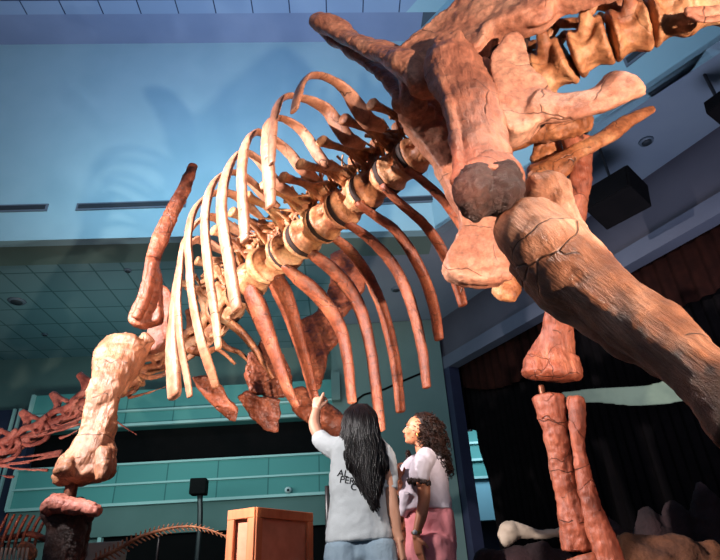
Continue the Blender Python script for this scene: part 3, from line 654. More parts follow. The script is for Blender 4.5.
plate(bm, [(398, 112), (412, 106), (430, 104), (468, 110), (496, 130), (508, 180), (504, 215), (500, 240), (512, 266), (506, 281), (490, 284), (468, 284), (448, 277), (444, 264), (452, 246), (459, 226), (452, 202), (440, 178), (424, 152), (408, 132)], lambda x, y: 3.25 + (y - 110) * .0015, .16)
pxl(bm, [(449, 268, 7), (466, 275, 8), (488, 277, 8), (508, 272, 8)], 3.45, ratio=1)
pxl(bm, [(402, 115, 7), (416, 116, 9), (432, 112, 8)], 3.15, ratio=1)
build('pubis_bone', bm, PV, SK, vox=.017, sm=3, disp=[(.3, .08), (.05, .016)])
bm = NB()
plate(bm, [(498, 52), (508, 42), (519, 42), (525, 58), (530, 76), (544, 88), (552, 108), (540, 124), (526, 136), (512, 140), (500, 130), (496, 108), (490, 88), (488, 64)], lambda x, y: 2.55, .16)
pxl(bm, [(535, 106, 19, 2.52), (560, 107, 15, 2.47), (585, 104, 13.5, 2.42), (603, 98, 15, 2.4), (616, 90, 18.5, 2.38), (625, 84, 20, 2.37)], ratio=.55, wdir=V((0, .3, 1)), cap=.12, seg=16)
build('ischium_bone', bm, PV, SK, vox=.015, sm=3, disp=[(.3, .06), (.05, .014)])
# far side hip bones
bm = NB()
pxl(bm, [(540, 178, 18, 3.9), (556, 168, 14, 3.85), (576, 153, 8.5), (604, 137, 8.5), (632, 119, 7), (652, 109, 4.5)], 3.8, ratio=.6, cap=.5)
build('ischium_bone', bm, 'bone', SK, vox=.015, sm=3, disp=[(.2, .05)])
bm = NB(); pxl(bm, [(512, 230, 18, 4.3), (508, 270, 13, 4.4), (506, 290, 14, 4.4), (505, 297, 12, 4.4)], ratio=.6, cap=.4)
build('pubis_bone', bm, 'bone', SK, vox=.015, sm=3, disp=[(.12, .05), (.04, .02)])
bm = NB()
pxl(bm, [(476, 150, 16, 3.9), (520, 128, 20, 3.8), (560, 118, 22, 3.7), (585, 112, 18, 3.6)], ratio=.7)
pxl(bm, [(545, 120, 16, 3.9), (548, 150, 15, 4.0), (540, 185, 14, 4.1)], ratio=.6)
build('hip_blade_bone', bm, 'bone', SK, vox=.02, sm=3, disp=[(.2, .1), (.05, .02)])
# sacral and tail vertebrae
for i in range(13, 21):
    a = tang(i); c = SP[i]; r = m_of(26 if i > 15 else 22, c); l = (SP[i - 1] - SP[min(i + 1, 20)]).length / 2 * .95
    if i == 20: l = .3
    bm = NB(); lat, up = centrum(bm, c, a, r, l, dent=i > 13)
    for s in (-1, 1):
        loft(bm, [(c + lat * s * r * .5, r * .4), (c + lat * s * r * .95 + up * r * .3 - a * l * .1, r * .3), (c + lat * s * r * 1.35 + up * r * .5 - a * l * .2, r * .22)], ratio=.6, wdir=a, seg=10)
        for e in (-1, 1):
            loft(bm, [(c + up * r * 1.1 + lat * s * r * .3, r * .24), (c + up * r * 1.7 + lat * s * r * .35 + a * e * l * .6, r * .2)], seg=8)
    loft(bm, [(c + up * r * .7, r * .42), (c + up * r * 1.5 - a * l * .1, r * .26), (c + up * r * 2.9 - a * l * .35, r * .34)], ratio=.6, wdir=a, seg=12)
    build('tail_vertebra' if i > 15 else 'hip_vertebra', bm, 'vert', SK, vox=.014, sm=2, disp=[(.06, .02), (.25, .04)])
for i, (x, y) in enumerate(((566, 100), (600, 80))):
    pass
bm = NB(); pxl(bm, [(686, 11, 4), (700, 12, 5), (724, 9, 5.5), (750, 5, 5)], 2.3, ratio=.6); pxl(bm, [(688, 14, 3), (704, 20, 3), (724, 18, 3.5)], 2.3, ratio=.6)
build('chevron_bone', bm, PV, SK, vox=.01, sm=2, disp=[(.1, .015)])
# near hind leg
bm = NB()
pxl(bm, [(446, 40, 14, 2.62), (454, 58, 24, 2.6), (464, 84, 28, 2.55), (474, 112, 26, 2.48), (482, 142, 27, 2.38), (487, 168, 30, 2.25), (489, 188, 32, 2.15)], ratio=.62, wdir=V((1, .1, .1)), cap=.3, seg=22)
pxl(bm, [(437, 52, 12, 2.6), (436, 75, 10, 2.6), (452, 110, 8, 2.5)], ratio=.9)
pxl(bm, [(478, 66, 12, 2.65), (490, 80, 12, 2.65), (494, 92, 8, 2.62)], ratio=.9)
pxl(bm, [(438, 44, 7, 2.57), (440, 70, 6, 2.53), (450, 108, 6, 2.42), (456, 145, 6.5, 2.3), (462, 180, 8, 2.13)], ratio=1)
pxl(bm, [(456, 38, 8, 2.57), (460, 70, 6, 2.5), (468, 110, 5, 2.4), (474, 150, 5, 2.27)], ratio=1)
build('thigh_bone', bm, 'thigh', SK, vox=.010, sm=1, disp=[(.3, .08), (.08, .014), (.03, .005)])
bm = NB()
pxl(bm, [(476, 180, 20.5, 2.13), (474, 195, 21.5, 2.05), (479, 207, 16, 2.02)], ratio=1, cap=.4)
pxl(bm, [(503, 178, 19, 2.14), (504, 192, 19.5, 2.06), (499, 204, 15, 2.02)], ratio=1, cap=.4)
pxl(bm, [(474, 202, 15, 2.07), (500, 204, 14, 2.07)], ratio=1)
build('knee_end_bone', bm, 'rough', SK, vox=.011, sm=1, disp=[(.1, .05), (.03, .018)])  # dark material carries the shade on the knee's underside
bm = NB()
pxl(bm, [(517, 214, 25, 2.12), (526, 224, 34, 2.1), (546, 245, 38, 2.05), (574, 272, 35, 1.98), (615, 302, 31, 1.86), (660, 338, 33, 1.74), (706, 378, 37, 1.62), (760, 430, 42, 1.48)], ratio=.8, cap=.2, seg=24)
pxl(bm, [(520, 208, 12, 2.1), (548, 232, 14, 2.0), (590, 270, 12, 1.88), (650, 318, 10, 1.7), (720, 376, 10, 1.52)], ratio=1)
pxl(bm, [(512, 268, 8, 2.15), (545, 292, 10, 2.08), (600, 330, 9, 1.93), (660, 374, 10, 1.76), (730, 428, 12, 1.55)], ratio=1, cap=.6)
build('shin_bone', bm, 'shank', SK, vox=.011, sm=2, disp=[(.35, .08), (.09, .01)])
bm = NB()
pxl(bm, [(536, 192, 20, 2.3), (553, 190, 19, 2.3), (560, 206, 14, 2.28)], ratio=1, cap=.6)
pxl(bm, [(553, 196, 14, 2.3), (572, 228, 13, 2.25), (598, 264, 11, 2.15), (640, 298, 12, 2.0), (700, 345, 13, 1.8)], ratio=.8)
build('calf_bone', bm, 'shank', SK, vox=.013, sm=2, disp=[(.12, .04), (.04, .015)])
e0 = PY(760, 430, 1.48); e1 = V((e0.x + .28, 1.3, .45))
bm = NB(); loft(bm, [(e0, .13), (e1, .13), (V((e1.x + .05, 1.25, .0)), .22)], cap=0, seg=16); build('hind_foot_bone', bm, 'shank', SK, vox=.02, sm=2)
# far hind leg
bm = NB()
pxl(bm, [(578, 140, 15, 3.85), (580, 165, 13, 3.9), (577, 200, 12, 4.0), (569, 250, 12, 4.2), (560, 300, 14, 4.35), (557, 335, 17, 4.5), (553, 360, 25, 4.6), (553, 374, 29, 4.62)], ratio=.7, wdir=V((1, .1, 0)), cap=.25, seg=20)
pxl(bm, [(535, 360, 10, 4.55), (534, 374, 13, 4.55)], ratio=1); pxl(bm, [(572, 358, 10, 4.55), (572, 376, 12, 4.55)], ratio=1)
build('thigh_bone', bm, 'farleg', SK, vox=.015, sm=2, disp=[(.3, .07), (.06, .02)])
bm = NB()
pxl(bm, [(549, 398, 16, 4.6), (552, 415, 14, 4.6), (557, 440, 11.5, 4.65), (563, 475, 11, 4.7), (571, 515, 13.5, 4.75), (579, 548, 18, 4.8)], ratio=.75, wdir=V((1, .1, 0)), cap=.15, seg=18)
build('shin_bone', bm, 'farleg', SK, vox=.013, sm=2, disp=[(.2, .05), (.05, .018)])
bm = NB()
pxl(bm, [(576, 400, 9, 4.5), (577, 420, 8.5, 4.5), (579, 450, 7, 4.55), (587, 490, 9, 4.6), (599, 530, 12, 4.65), (612, 570, 15, 4.7)], ratio=.8, wdir=V((1, .1, 0)), cap=.5, seg=14)
build('calf_bone', bm, 'farleg', SK, vox=.013, sm=2, disp=[(.2, .04), (.05, .015)])
k0 = PY(582, 556, 4.8)
bm = NB(); loft(bm, [(k0, .15), (V((k0.x + .05, 4.75, .4)), .16), (V((k0.x + .02, 4.7, 0)), .26)], cap=0, seg=16); build('hind_foot_bone', bm, 'red', SK, vox=.02, sm=2)
bm = NB(); pxl(bm, [(541, 386, 3), (543, 397, 3)], 4.6, fit=False); build('support_rod', bm, 'steel', SK, label='small steel pin at the far knee')

# ================================================================== SMALL SKELETON, far lower left
SM = empty('small_skeleton', PY(30, 575, 7.5) * 1, 'small dinosaur skeleton with upright pinkish ribs at the lower left corner', 'skeleton')
SM.location.z = 0
for k in range(7):
    x = 2 + k * 6.6; bm = NB()
    pxl(bm, [(x - 9, 556 - k * .6, 1.5), (x - 5, 538, 1.6), (x + 1, 524, 1.6), (x + 6, 514 + k * .4, 1.3)], 7.5 + .04 * k, fit=False, seg=8); build('rib', bm, 'red', SM)
for k in range(7):
    x = 0 + k * 4.2; bm = NB()
    pxl(bm, [(x, 566, 1.3), (x + 1, 556, 1.4), (x + 2.5, 548, 1.2)], 7.2, fit=False, seg=8); build('rib', bm, 'palebone', SM)
bm = NB(); plate(bm, [(16, 547), (24, 541), (34, 545), (37, 553), (33, 560), (22, 560)], lambda x, y: 7.4, .06); build('shoulder_blade', bm, 'bone', SM, vox=.015, sm=3)
bm = NB(); pxl(bm, [(-10, 540, 3), (12, 537, 3), (30, 534, 3), (48, 540, 3)], 7.7, fit=False); build('backbone', bm, 'red', SM)
pb = PY(20, 556, 7.5)
bm = NB(); loft(bm, [(pb + V((0, .3, 0)), .03), (V((pb.x, 7.8, 0)), .03)], seg=8); build('support_post', bm, 'metalblack', SM)
TS = empty('tail_skeleton', V((PY(160, 540, 7.0).x, 7.0, 0)), 'long arched tail skeleton with rows of small spines beside the wooden crate', 'skeleton')
arc = catmull([(96, 560, 4.2), (118, 549, 3.8), (140, 537, 3.2), (162, 530, 2.8), (185, 526.5, 2.2), (206, 529, 1.7), (228, 537, 1.1)], 5)
for k, (x, y, w) in enumerate(arc):
    q_ = arc[min(k + 1, len(arc) - 1)]; p_ = arc[max(k - 1, 0)]; dx, dy = q_[0] - p_[0], q_[1] - p_[1]; d = math.hypot(dx, dy); dx /= d; dy /= d
    bm = NB(); pxl(bm, [(x - dx * 2.4, y - dy * 2.4, w * .55), (x + dx * 2, y + dy * 2, w * .55)], 7.0, fit=False, seg=8, cap=.3)
    pxl(bm, [(x, y, w * .3), (x + dx * 3 + dy * w * 1.4, y + dy * 3 - dx * w * 1.6, w * .22)], 7.0, fit=False, seg=6)
    pxl(bm, [(x, y, w * .28), (x + dx * 4 - dy * w * 1.8, y + dy * 4 + dx * w * 2.0, w * .18)], 7.0, fit=False, seg=6)
    build('tail_vertebra', bm, 'bone', TS)
bm = NB(); loft(bm, [(PY(160, 532, 7.05), .02), (V((PY(160, 532, 7.05).x, 7.05, 0)), .02)], seg=8); build('support_post', bm, 'metalblack', TS)
bm = NB(); c = PY(105, 550, 8.6); box(bm, V((c.x, 8.6, c.z / 2 + .05)), (.28, .12, c.z / 2 + .05)); bevel(bm, .02)
tag(build('display_plinth', bm, 'palebone', smooth=False), 'pale beige display block behind the arched tail', 'plinth')

# ================================================================== CRATE
K0 = PY(256, 507, 4.3); zt_ = K0.z
KL = PZ(229, 514, zt_); KR = PZ(312, 513, zt_)
ux = V((KR.x - K0.x, KR.y - K0.y, 0)); uy = V((KL.x - K0.x, KL.y - K0.y, 0))
lx = ux.length; ux.normalize(); ly = uy.length; uy = V((-ux.y, ux.x, 0)) if True else uy
a_ = K0 + uy * 0
lo, hi = .05, 3.0
for _ in range(40):
    md_ = (lo + hi) / 2; q_ = K0 + uy * md_ - CAM; xx = 360 + FPX * q_.dot(R) / q_.dot(F)
    if xx > 229: lo = md_
    else: hi = md_
ly = lo
CR = empty('wooden_crate', V((K0.x, K0.y, 0)), 'pink-brown wooden crate with framed panels beside the women', 'crate')
B0 = V((K0.x, K0.y, 0)); cc = B0 + ux * lx / 2 + uy * ly / 2 + ZU * zt_ / 2
bm = NB(); box(bm, cc, (lx / 2 - .02, ly / 2 - .02, zt_ / 2 - .01), ux, uy); build('panel', bm, 'ply', CR, smooth=False)
def bar(a, b_, w, d_, side):
    bm = NB(); m_ = (a + b_) / 2; L_ = (b_ - a); l_ = L_.length / 2; L_.normalize(); N_ = L_.cross(side).normalized()
    box(bm, m_, (l_, w, d_), L_, N_, side); bevel(bm, .004, 1); build('frame_board', bm, 'wood', CR, smooth=False)
w = .035
for o_, dirv, L_, sd_ in ((B0, ux, lx, -uy), (B0, uy, ly, -ux), (B0 + uy * ly, ux, lx, uy), (B0 + ux * lx, uy, ly, ux)):
    off = sd_ * 0
    for z in (w, zt_ - w): bar(o_ + ZU * z + dirv * 0, o_ + dirv * L_ + ZU * z, w, .014, sd_)
    for s in (w, L_ - w): bar(o_ + dirv * s + ZU * .07, o_ + dirv * s + ZU * (zt_ - .07), w, .013, sd_)
bm = NB(); c = PY(322, 562, 4.5); box(bm, V((c.x, 4.6, c.z / 2)), (.09, .15, c.z / 2)); bevel(bm, .01)
tag(build('wooden_box', bm, 'wood', smooth=False), 'low tan wooden box top between the crate and the woman in jeans', 'box')

# ================================================================== STAGE DISPLAY (dim)
bm = NB(); plate(bm, [(560, 392), (600, 388), (640, 386), (668, 379), (700, 362), (745, 340), (752, 372), (720, 392), (690, 400), (660, 405), (630, 406), (600, 403), (570, 402)], lambda x, y: 8.6, .05)
tag(build('fabric_banner', bm, 'banner', vox=.03, sm=2), 'pale green tapering fabric banner across the black stage behind the leg bones', 'banner')
bm = NB()
pxl(bm, [(503, 540, 8), (510, 531, 10), (518, 530, 8), (535, 534, 5), (556, 533, 4.5), (580, 531, 6), (600, 530, 9)], 9.0, ratio=.8, cap=.5)
tag(build('display_bone', bm, 'palebone', vox=.025, sm=3, disp=[(.2, .08)]), 'pale long fossil bone lying on the dark red rocks right of the women', 'bone')
def rocks(pts, Y, mat, label):
    bm = NB()
    for x, y, r in pts:
        p = PY(x, y, Y); rr = m_of(r, p); c = V((p.x, p.y, p.z - rr * .6)); h = c.z + rr * .6
        ell(bm, V((c.x, c.y, h / 2)), (rr * 1.2, rr, h / 2 + .05), sub=3)
    return tag(build('rock_mound', bm, mat, vox=.07, sm=4, disp=[(.6, .35), (.2, .1)]), label, 'rock')
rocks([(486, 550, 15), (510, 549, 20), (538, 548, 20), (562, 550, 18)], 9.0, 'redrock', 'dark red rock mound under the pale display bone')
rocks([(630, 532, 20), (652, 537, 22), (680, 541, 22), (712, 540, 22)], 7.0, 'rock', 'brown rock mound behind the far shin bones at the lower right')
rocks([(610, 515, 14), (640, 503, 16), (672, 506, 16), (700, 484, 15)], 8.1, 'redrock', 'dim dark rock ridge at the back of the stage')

# ================================================================== PEOPLE
def hand(bm, wrist, d, n, side, size=.18, curl=(0.3, .3, .3, .3), thumb=.7):
    """d = direction of the fingers, n = palm normal, side = +1/-1 where the thumb leaves"""
    d = d.normalized(); n = (n - d * n.dot(d)).normalized(); s = d.cross(n) * side; L_ = size
    pc = wrist + d * L_ * .28
    loft(bm, [(wrist - d * L_ * .05, L_ * .17), (pc, L_ * .23), (wrist + d * L_ * .5, L_ * .23)], ratio=.42, wdir=s, seg=12, cap=.2)
    lens = (.4, .45, .42, .33)
    for k in range(4):
        b_ = wrist + d * L_ * (.5 - .03 * (k == 3)) + s * L_ * (.165 - .11 * k); ln = L_ * lens[k]; dd = d.copy(); p = b_ - d * L_ * .06; pts = [(p, L_ * .052), (b_, L_ * .052)]; q = b_
        for j in range(3):
            a_ = curl[k] * (1 if j else .8); dd = (dd * math.cos(a_) + n * math.sin(a_)).normalized()
            n2 = (n - dd * n.dot(dd)); q = q + dd * ln * (.42, .32, .26)[j]; pts.append((q, L_ * (.047, .043, .036)[j]))
        loft(bm, pts, seg=8, sub=3, cap=.8)
    t0_ = wrist + d * L_ * .12 + s * L_ * .16; t1 = t0_ + (d * .6 + s * thumb).normalized() * L_ * .2 + n * L_ * .05; t2 = t1 + (d * .9 + s * .25).normalized() * L_ * .17 + n * L_ * .06
    loft(bm, [(wrist + d * L_ * .08 + s * L_ * .08, L_ * .07), (t0_, L_ * .068), (t1, L_ * .055), (t2, L_ * .045)], seg=8, sub=3, cap=.8)
def head(bm, c, f, h=.22):
    """c = head centre, f = facing direction; h = height"""
    f = V((f.x, f.y, f.z)).normalized(); lat = f.cross(ZU).normalized(); up = lat.cross(f); k = h
    E = lambda a, b_, d_: c + f * a * k + lat * b_ * k + up * d_ * k
    ell(bm, E(-.06, 0, .12), (.42 * k, .34 * k, .38 * k), f, lat, up)
    ell(bm, E(.06, 0, -.08), (.32 * k, .29 * k, .36 * k), f, lat, up)
    ell(bm, E(.14, 0, -.3), (.2 * k, .2 * k, .16 * k), f, lat, up)
    ell(bm, E(.27, 0, -.37), (.09 * k, .1 * k, .08 * k), f, lat, up)                 # chin
    loft(bm, [(E(.32, 0, .1), .05 * k), (E(.385, 0, -.02), .052 * k), (E(.43, 0, -.1), .06 * k)], seg=8, cap=.6)   # nose
    for s in (-1, 1):
        ell(bm, E(.4, s * .06, -.12), (.05 * k, .04 * k, .035 * k), f, lat, up, 2)
        ell(bm, E(.3, s * .14, .12), (.08 * k, .12 * k, .04 * k), f, lat, up, 2)       # brow
        ell(bm, E(.24, s * .19, -.12), (.1 * k, .1 * k, .1 * k), f, lat, up, 2)          # cheek
        ell(bm, E(-.04, s * .34, -.03), (.09 * k, .04 * k, .15 * k), f, lat, up, 2)      # ear
    ell(bm, E(.35, 0, -.215), (.05 * k, .1 * k, .03 * k), f, lat, up, 2); ell(bm, E(.34, 0, -.265), (.05 * k, .09 * k, .032 * k), f, lat, up, 2)
    return E, (f, lat, up)
def face_parts(E, fr, k, parent):
    f, lat, up = fr
    for s in (-1, 1):
        bm = NB(); ell(bm, E(.325, s * .145, .04), (.045 * k, .06 * k, .035 * k), f, lat, up, 2); o = build('eye', bm, 'eye', parent)
        bm = NB(); ell(bm, E(.36, s * .15, .042), (.015 * k, .026 * k, .026 * k), f, lat, up, 2); build('iris', bm, 'iris', o)
        bm = NB(); loft(bm, [(E(.385, s * .06, .14), .012 * k), (E(.38, s * .15, .165), .016 * k), (E(.31, s * .24, .13), .008 * k)], seg=6); build('eyebrow', bm, 'hairB', parent)
    bm = NB(); ell(bm, E(.385, 0, -.22), (.03 * k, .085 * k, .022 * k), f, lat, up, 2); ell(bm, E(.375, 0, -.262), (.03 * k, .075 * k, .024 * k), f, lat, up, 2); build('lips', bm, 'lips', parent)
def legs_world(bm, hips, feet, r1, r2):
    for h_, f_ in zip(hips, feet):
        kn = (h_ + f_) / 2 + V((0, -.02, .02)); loft(bm, [(h_, r1), (kn, r1 * .68), (kn.lerp(f_, .4), r1 * .62), (f_ + ZU * .08, r2)], seg=12)
def foot(bm, f_, d): loft(bm, [(f_ + ZU * .1, .045), (f_ + ZU * .05 + d * .02, .05)], seg=10); loft(bm, [(f_ - d * .05 + ZU * .04, .042), (f_ + d * .08 + ZU * .04, .046), (f_ + d * .17 + ZU * .032, .034)], ratio=.8, wdir=V((-d.y, d.x, 0)), seg=10)

# ---- woman pointing, seen from behind
YA = 3.12
PA = PY(361, 560, YA); PA = V((PA.x, YA, 0))
A_ = empty('person', PA, 'long-haired woman in pale grey shirt and jeans, pointing up, seen from behind', 'person')
fA = V((-.25, .92, .28))
bm = NB()
hc = PY(360.5, 423, YA + .02)
E1, fr1 = head(bm, hc, fA, .205)
pxl(bm, [(361, 428, 8.5), (361, 443, 9)], YA, ratio=.95)
pxl(bm, [(360, 446, 17), (360, 456, 21), (360, 475, 21), (361, 495, 20), (362, 515, 24), (363, 540, 26), (363, 552, 25)], YA, ratio=.55, wdir=V((1, 0, 0)), cap=.2, seg=18)
wA = PY(316.5, 410, YA + .16)
# raised arm: shoulder - elbow - wrist, forearm upright
pxl(bm, [(345, 448, 7, YA), (332, 446, 6, YA + .03), (322, 440, 5.8, YA + .08), (316.5, 431, 6, YA + .12), (314.5, 422, 6, YA + .15), (316.5, 410, 4.4, YA + .16)], ratio=.95, cap=.3)
dH = (PY(318.5, 398, YA + .18) - wA)
hand(bm, wA, dH, V((.3, .9, -.2)), -1, .165, curl=(1.15, 1.3, 1.35, 1.3), thumb=.5)
# pointing index finger
pxl(bm, [(318.5, 405.5, 2.1), (320.4, 401, 1.9), (322, 397, 1.8), (323.6, 393.4, 1.5)], YA + .15, ratio=1, cap=.9, seg=8)
# lowered arm
pxl(bm, [(376, 452, 6), (384, 466, 6.5), (389, 483, 6.8), (391, 498, 6.8), (394, 515, 6.4), (397, 532, 5), (400, 541, 4.6)], YA - .02, ratio=.95)
wr = PY(399.5, 541, YA - .02)
hand(bm, wr, PY(404, 562, YA - .02) - wr, V((-.9, .2, 0)), 1, .17, curl=(.25, .3, .35, .4))
hipsA = [PA + V((-.09, 0, .86)), PA + V((.09, 0, .86))]; feetA = [PA + V((-.12, .02, 0)), PA + V((.12, .0, 0))]
legs_world(bm, hipsA, feetA, .085, .045)
for f_ in feetA: foot(bm, f_, V((0, 1, 0)))
build('body', bm, 'skinA', A_, vox=.0052, sm=2)
face_parts(E1, fr1, .205, A_)
bm = NB()
pxl(bm, [(359, 436, 17), (359, 443, 27), (358.5, 456, 29), (358, 475, 28.5), (359, 495, 29.5), (359, 515, 31), (359.5, 530, 33.5), (360, 541, 34.5)], YA, ratio=.62, wdir=V((1, 0, 0)), cap=.05, cap0=.3, seg=24)
pxl(bm, [(347, 446, 12, YA), (333, 448, 11, YA + .02), (322, 440, 8.8, YA + .07), (318.5, 435.5, 8, YA + .1)], ratio=.9, cap=.06)
pxl(bm, [(374, 446, 12, YA), (384, 457, 11.5, YA), (388, 472, 10.5, YA), (388.5, 490, 9.5, YA - .02)], ratio=.9, cap=.06)
sh = build('shirt', bm, 'shirtA', A_, vox=.008, sm=5, disp=[(.13, .028), (.05, .008)])
DG = []
for txt, x, y, sz in (('AL', 338.5, 474, .042), ('PER', 340.5, 481, .042), ('C', 351, 488.5, .042)):
    p = PY(x, y, YA - .13)
    cu = bpy.data.curves.new('shirt_text', 'FONT'); cu.body = txt; cu.size = sz * 1.15; cu.extrude = .0012; cu.offset = .0006
    tmp = bpy.data.objects.new('tmp', cu); COL.objects.link(tmp); dg = bpy.context.evaluated_depsgraph_get(); dg.update()
    me_ = bpy.data.meshes.new_from_object(tmp.evaluated_get(dg)); bpy.data.objects.remove(tmp); bpy.data.curves.remove(cu)
    me_.materials.clear(); me_.materials.append(M['print']); t_ = link('shirt_lettering', me_, sh)
    sw_ = t_.modifiers.new('hug', 'SHRINKWRAP'); sw_.target = sh; sw_.wrap_method = 'PROJECT'; sw_.use_project_z = True; sw_.use_negative_direction = True; sw_.use_positive_direction = True; sw_.wrap_mode = 'ABOVE_SURFACE'; sw_.offset = .002
    t_.location = p - world_loc(sh); t_.rotation_euler = (math.radians(90), .22, .18)
bm = NB()
pxl(bm, [(362, 526, 24), (363, 540, 27), (363.5, 556, 29)], YA, ratio=.56, wdir=V((1, 0, 0)), seg=22)
for s, (h_, f_) in zip((-1, 1), zip(hipsA, feetA)):
    loft(bm, [(PA + V((s * .085, .0, .86)), .1), (h_.lerp(f_, .2), .1), (h_.lerp(f_, .5), .08), (h_.lerp(f_, .93), .065)], seg=16)
build('jeans', bm, 'jeans', A_, vox=.009, sm=3, disp=[(.07, .016)])
for f_ in feetA:
    bm = NB(); loft(bm, [(f_ - V((0, .06, -.045)), .046), (f_ + V((0, .1, .042)), .05), (f_ + V((0, .19, .034)), .036)], ratio=.85, wdir=V((1, 0, 0)), seg=12); build('shoe', bm, 'shoe', A_)
# long wavy hair: mass and strands
bm = NB()
ell(bm, hc + V((0, -.012, .012)), (.088, .1, .096))
bm2rows = [(360, 413, 12), (360, 422, 15.5), (361, 436, 17), (364, 450, 18.5), (366, 466, 18.5), (368, 480, 13.5), (371, 492, 8), (374, 502, 3)]
pxl(bm, [(x, y, w_ * .8, YA - .065 - (.03 if y > 440 else 0)) for x, y, w_ in bm2rows if y > 420], ratio=.4, wdir=V((1, 0, 0)), seg=20)
HR = [(403.5, 360, 5), (408, 360, 12), (414, 360, 15.5), (422, 360, 17), (436, 361, 18), (450, 364, 20), (466, 366, 21), (480, 368, 16), (492, 370.5, 11), (502, 373, 7), (513, 376, 2.5)]
def hr(y):
    for a_, b_ in zip(HR, HR[1:]):
        if y <= b_[0]:
            t = (y - a_[0]) / (b_[0] - a_[0]); return a_[1] + (b_[1] - a_[1]) * t, a_[2] + (b_[2] - a_[2]) * t
    return HR[-1][1:]
for k in range(420):
    u = random.uniform(-1, 1); ph = random.uniform(0, 6.28) + u * 2; am = random.uniform(.6, 2.4); y1 = random.uniform(486, 513) - abs(u) * random.uniform(0, 22); pts = []
    lay = random.uniform(-.012, .01); wl_ = random.uniform(10, 15)
    for j in range(12):
        t = j / 11; yy = 404.5 + (y1 - 404.5) * t; cx, hw = hr(yy)
        x = cx + u * hw + am * 1.5 * math.sin(ph * .35 + yy / wl_ * 2.0) * min(1, t * 2.2)
        bulge = math.sqrt(max(0, 1 - u * u))
        dp = -.02 - .1 * bulge * min(1, math.sqrt(max(0, (yy - 404) / 14))) - (.03 if yy > 432 else .03 * max(0, (yy - 404)) / 28) + (.05 if yy > 470 else 0) * (1 - bulge) + lay
        p = PY(x, yy, YA + .02 + dp); pts.append((p, random.uniform(.004, .0075) * (1 - .55 * t)))
    loft(bm, pts, seg=5, sub=3, cap=0)
build('hair', bm, 'hairA', A_)

# ---- woman in profile with curly hair
YB = 3.56
PB = PY(431, 560, YB); PB = V((PB.x, YB, 0))
B_ = empty('person', PB, 'woman with dark curly hair in a white blouse and pink trousers looking up in profile', 'person')
fB = V((-1, .12, .22)).normalized()
hcB = PY(417.5, 430.5, YB)
bm = NB(); E2, fr2 = head(bm, hcB, fB, .2)
pxl(bm, [(420, 436, 7), (424, 452, 8)], YB, ratio=.95)
pxl(bm, [(429, 458, 10), (427, 468, 14), (424, 480, 17), (425, 496, 16), (428, 512, 18), (430, 530, 19), (431, 552, 18)], YB, ratio=.85, wdir=V((1, 0, 0)), cap=.2, seg=18)
pxl(bm, [(426, 461, 5, YB - .12), (423, 472, 6.5, YB - .17), (423.5, 487, 7, YB - .18), (424, 499, 6.2, YB - .18), (421, 517, 5.8, YB - .19), (416.5, 533, 4, YB - .2), (416, 538, 3.9, YB - .2)], ratio=.95)
wr = PY(416, 537, YB - .2)
hand(bm, wr, PY(421, 558, YB - .2) - wr, V((.8, .5, 0)), 1, .165, curl=(.12, .15, .22, .3))
pxl(bm, [(424, 458, 7, YB + .15), (410, 480, 6.5, YB + .2), (403, 492, 5.5, YB + .1), (399, 484, 4.6, YB - .05), (397.5, 480, 4, YB - .08)], ratio=.95)
wl = PY(397.5, 480, YB - .08)
hand(bm, wl, PY(395, 466, YB - .1) - wl, V((.4, -.9, .2)), 1, .15, curl=(1.2, 1.25, 1.3, 1.3))
hipsB = [PB + V((0, -.09, .84)), PB + V((0, .09, .84))]; feetB = [PB + V((-.02, -.11, 0)), PB + V((.08, .1, 0))]
legs_world(bm, hipsB, feetB, .085, .045)
for f_ in feetB: foot(bm, f_, V((-1, 0, 0)))
build('body', bm, 'skinB', B_, vox=.0052, sm=2)
face_parts(E2, fr2, .2, B_)
bm = NB()
pxl(bm, [(430, 450, 11), (430, 459, 17), (426, 470, 23), (423.5, 480, 25.5), (424, 492, 25), (425.5, 504, 26), (426, 510, 26.5)], YB, ratio=.76, wdir=V((1, 0, 0)), cap=.05, cap0=.3, seg=24)
pxl(bm, [(408, 496, 9, YB), (405, 508, 6.5, YB), (403, 516, 4, YB)], ratio=2.2, wdir=V((1, 0, 0)), cap=.1)
pxl(bm, [(428, 455, 9.5, YB - .12), (423, 464, 10.5, YB - .17), (419.5, 473, 11, YB - .19), (419, 480, 11, YB - .19)], ratio=.95, cap=.08)
bl = build('blouse', bm, 'shirtB', B_, vox=.008, sm=4, disp=[(.11, .026), (.04, .008)])
bm = NB(); cB = PY(419, 482.5, YB - .19)
for k in range(26):
    a_ = k / 26 * 6.283; r_ = m_of(10.5, cB); ell(bm, cB + V((math.cos(a_) * r_, math.sin(a_) * r_ * .9, -.012 * math.cos(a_) + .006 * math.sin(k * 2.1))), (.011, .011, .014), sub=1)
build('lace_cuff', bm, 'lace', bl)
bm = NB()
pxl(bm, [(427, 500, 20), (429, 512, 24), (430.5, 530, 25), (431.5, 546, 25), (431, 560, 25)], YB, ratio=.72, wdir=V((1, 0, 0)), seg=22)
for h_, f_ in zip(hipsB, feetB): loft(bm, [(h_ + V((0, 0, .04)), .115), (h_.lerp(f_, .3), .11), (h_.lerp(f_, .6), .1), (h_.lerp(f_, .95), .1)], seg=16)
build('trousers', bm, 'pants', B_, vox=.009, sm=3, disp=[(.09, .024), (.03, .006)])
for f_ in feetB:
    bm = NB(); loft(bm, [(f_ + V((.06, 0, .045)), .046), (f_ + V((-.1, 0, .042)), .05), (f_ + V((-.19, 0, .034)), .036)], ratio=.85, wdir=V((0, 1, 0)), seg=12); build('shoe', bm, 'shoe', B_)
wc = PY(416.5, 532.5, YB - .2)
bm = NB(); loft(bm, [(wc - V((-.002, 0, .008)), .031), (wc + V((.001, 0, .008)), .032)], seg=16, cap=0); w_o = build('watch', bm, 'gold', B_)
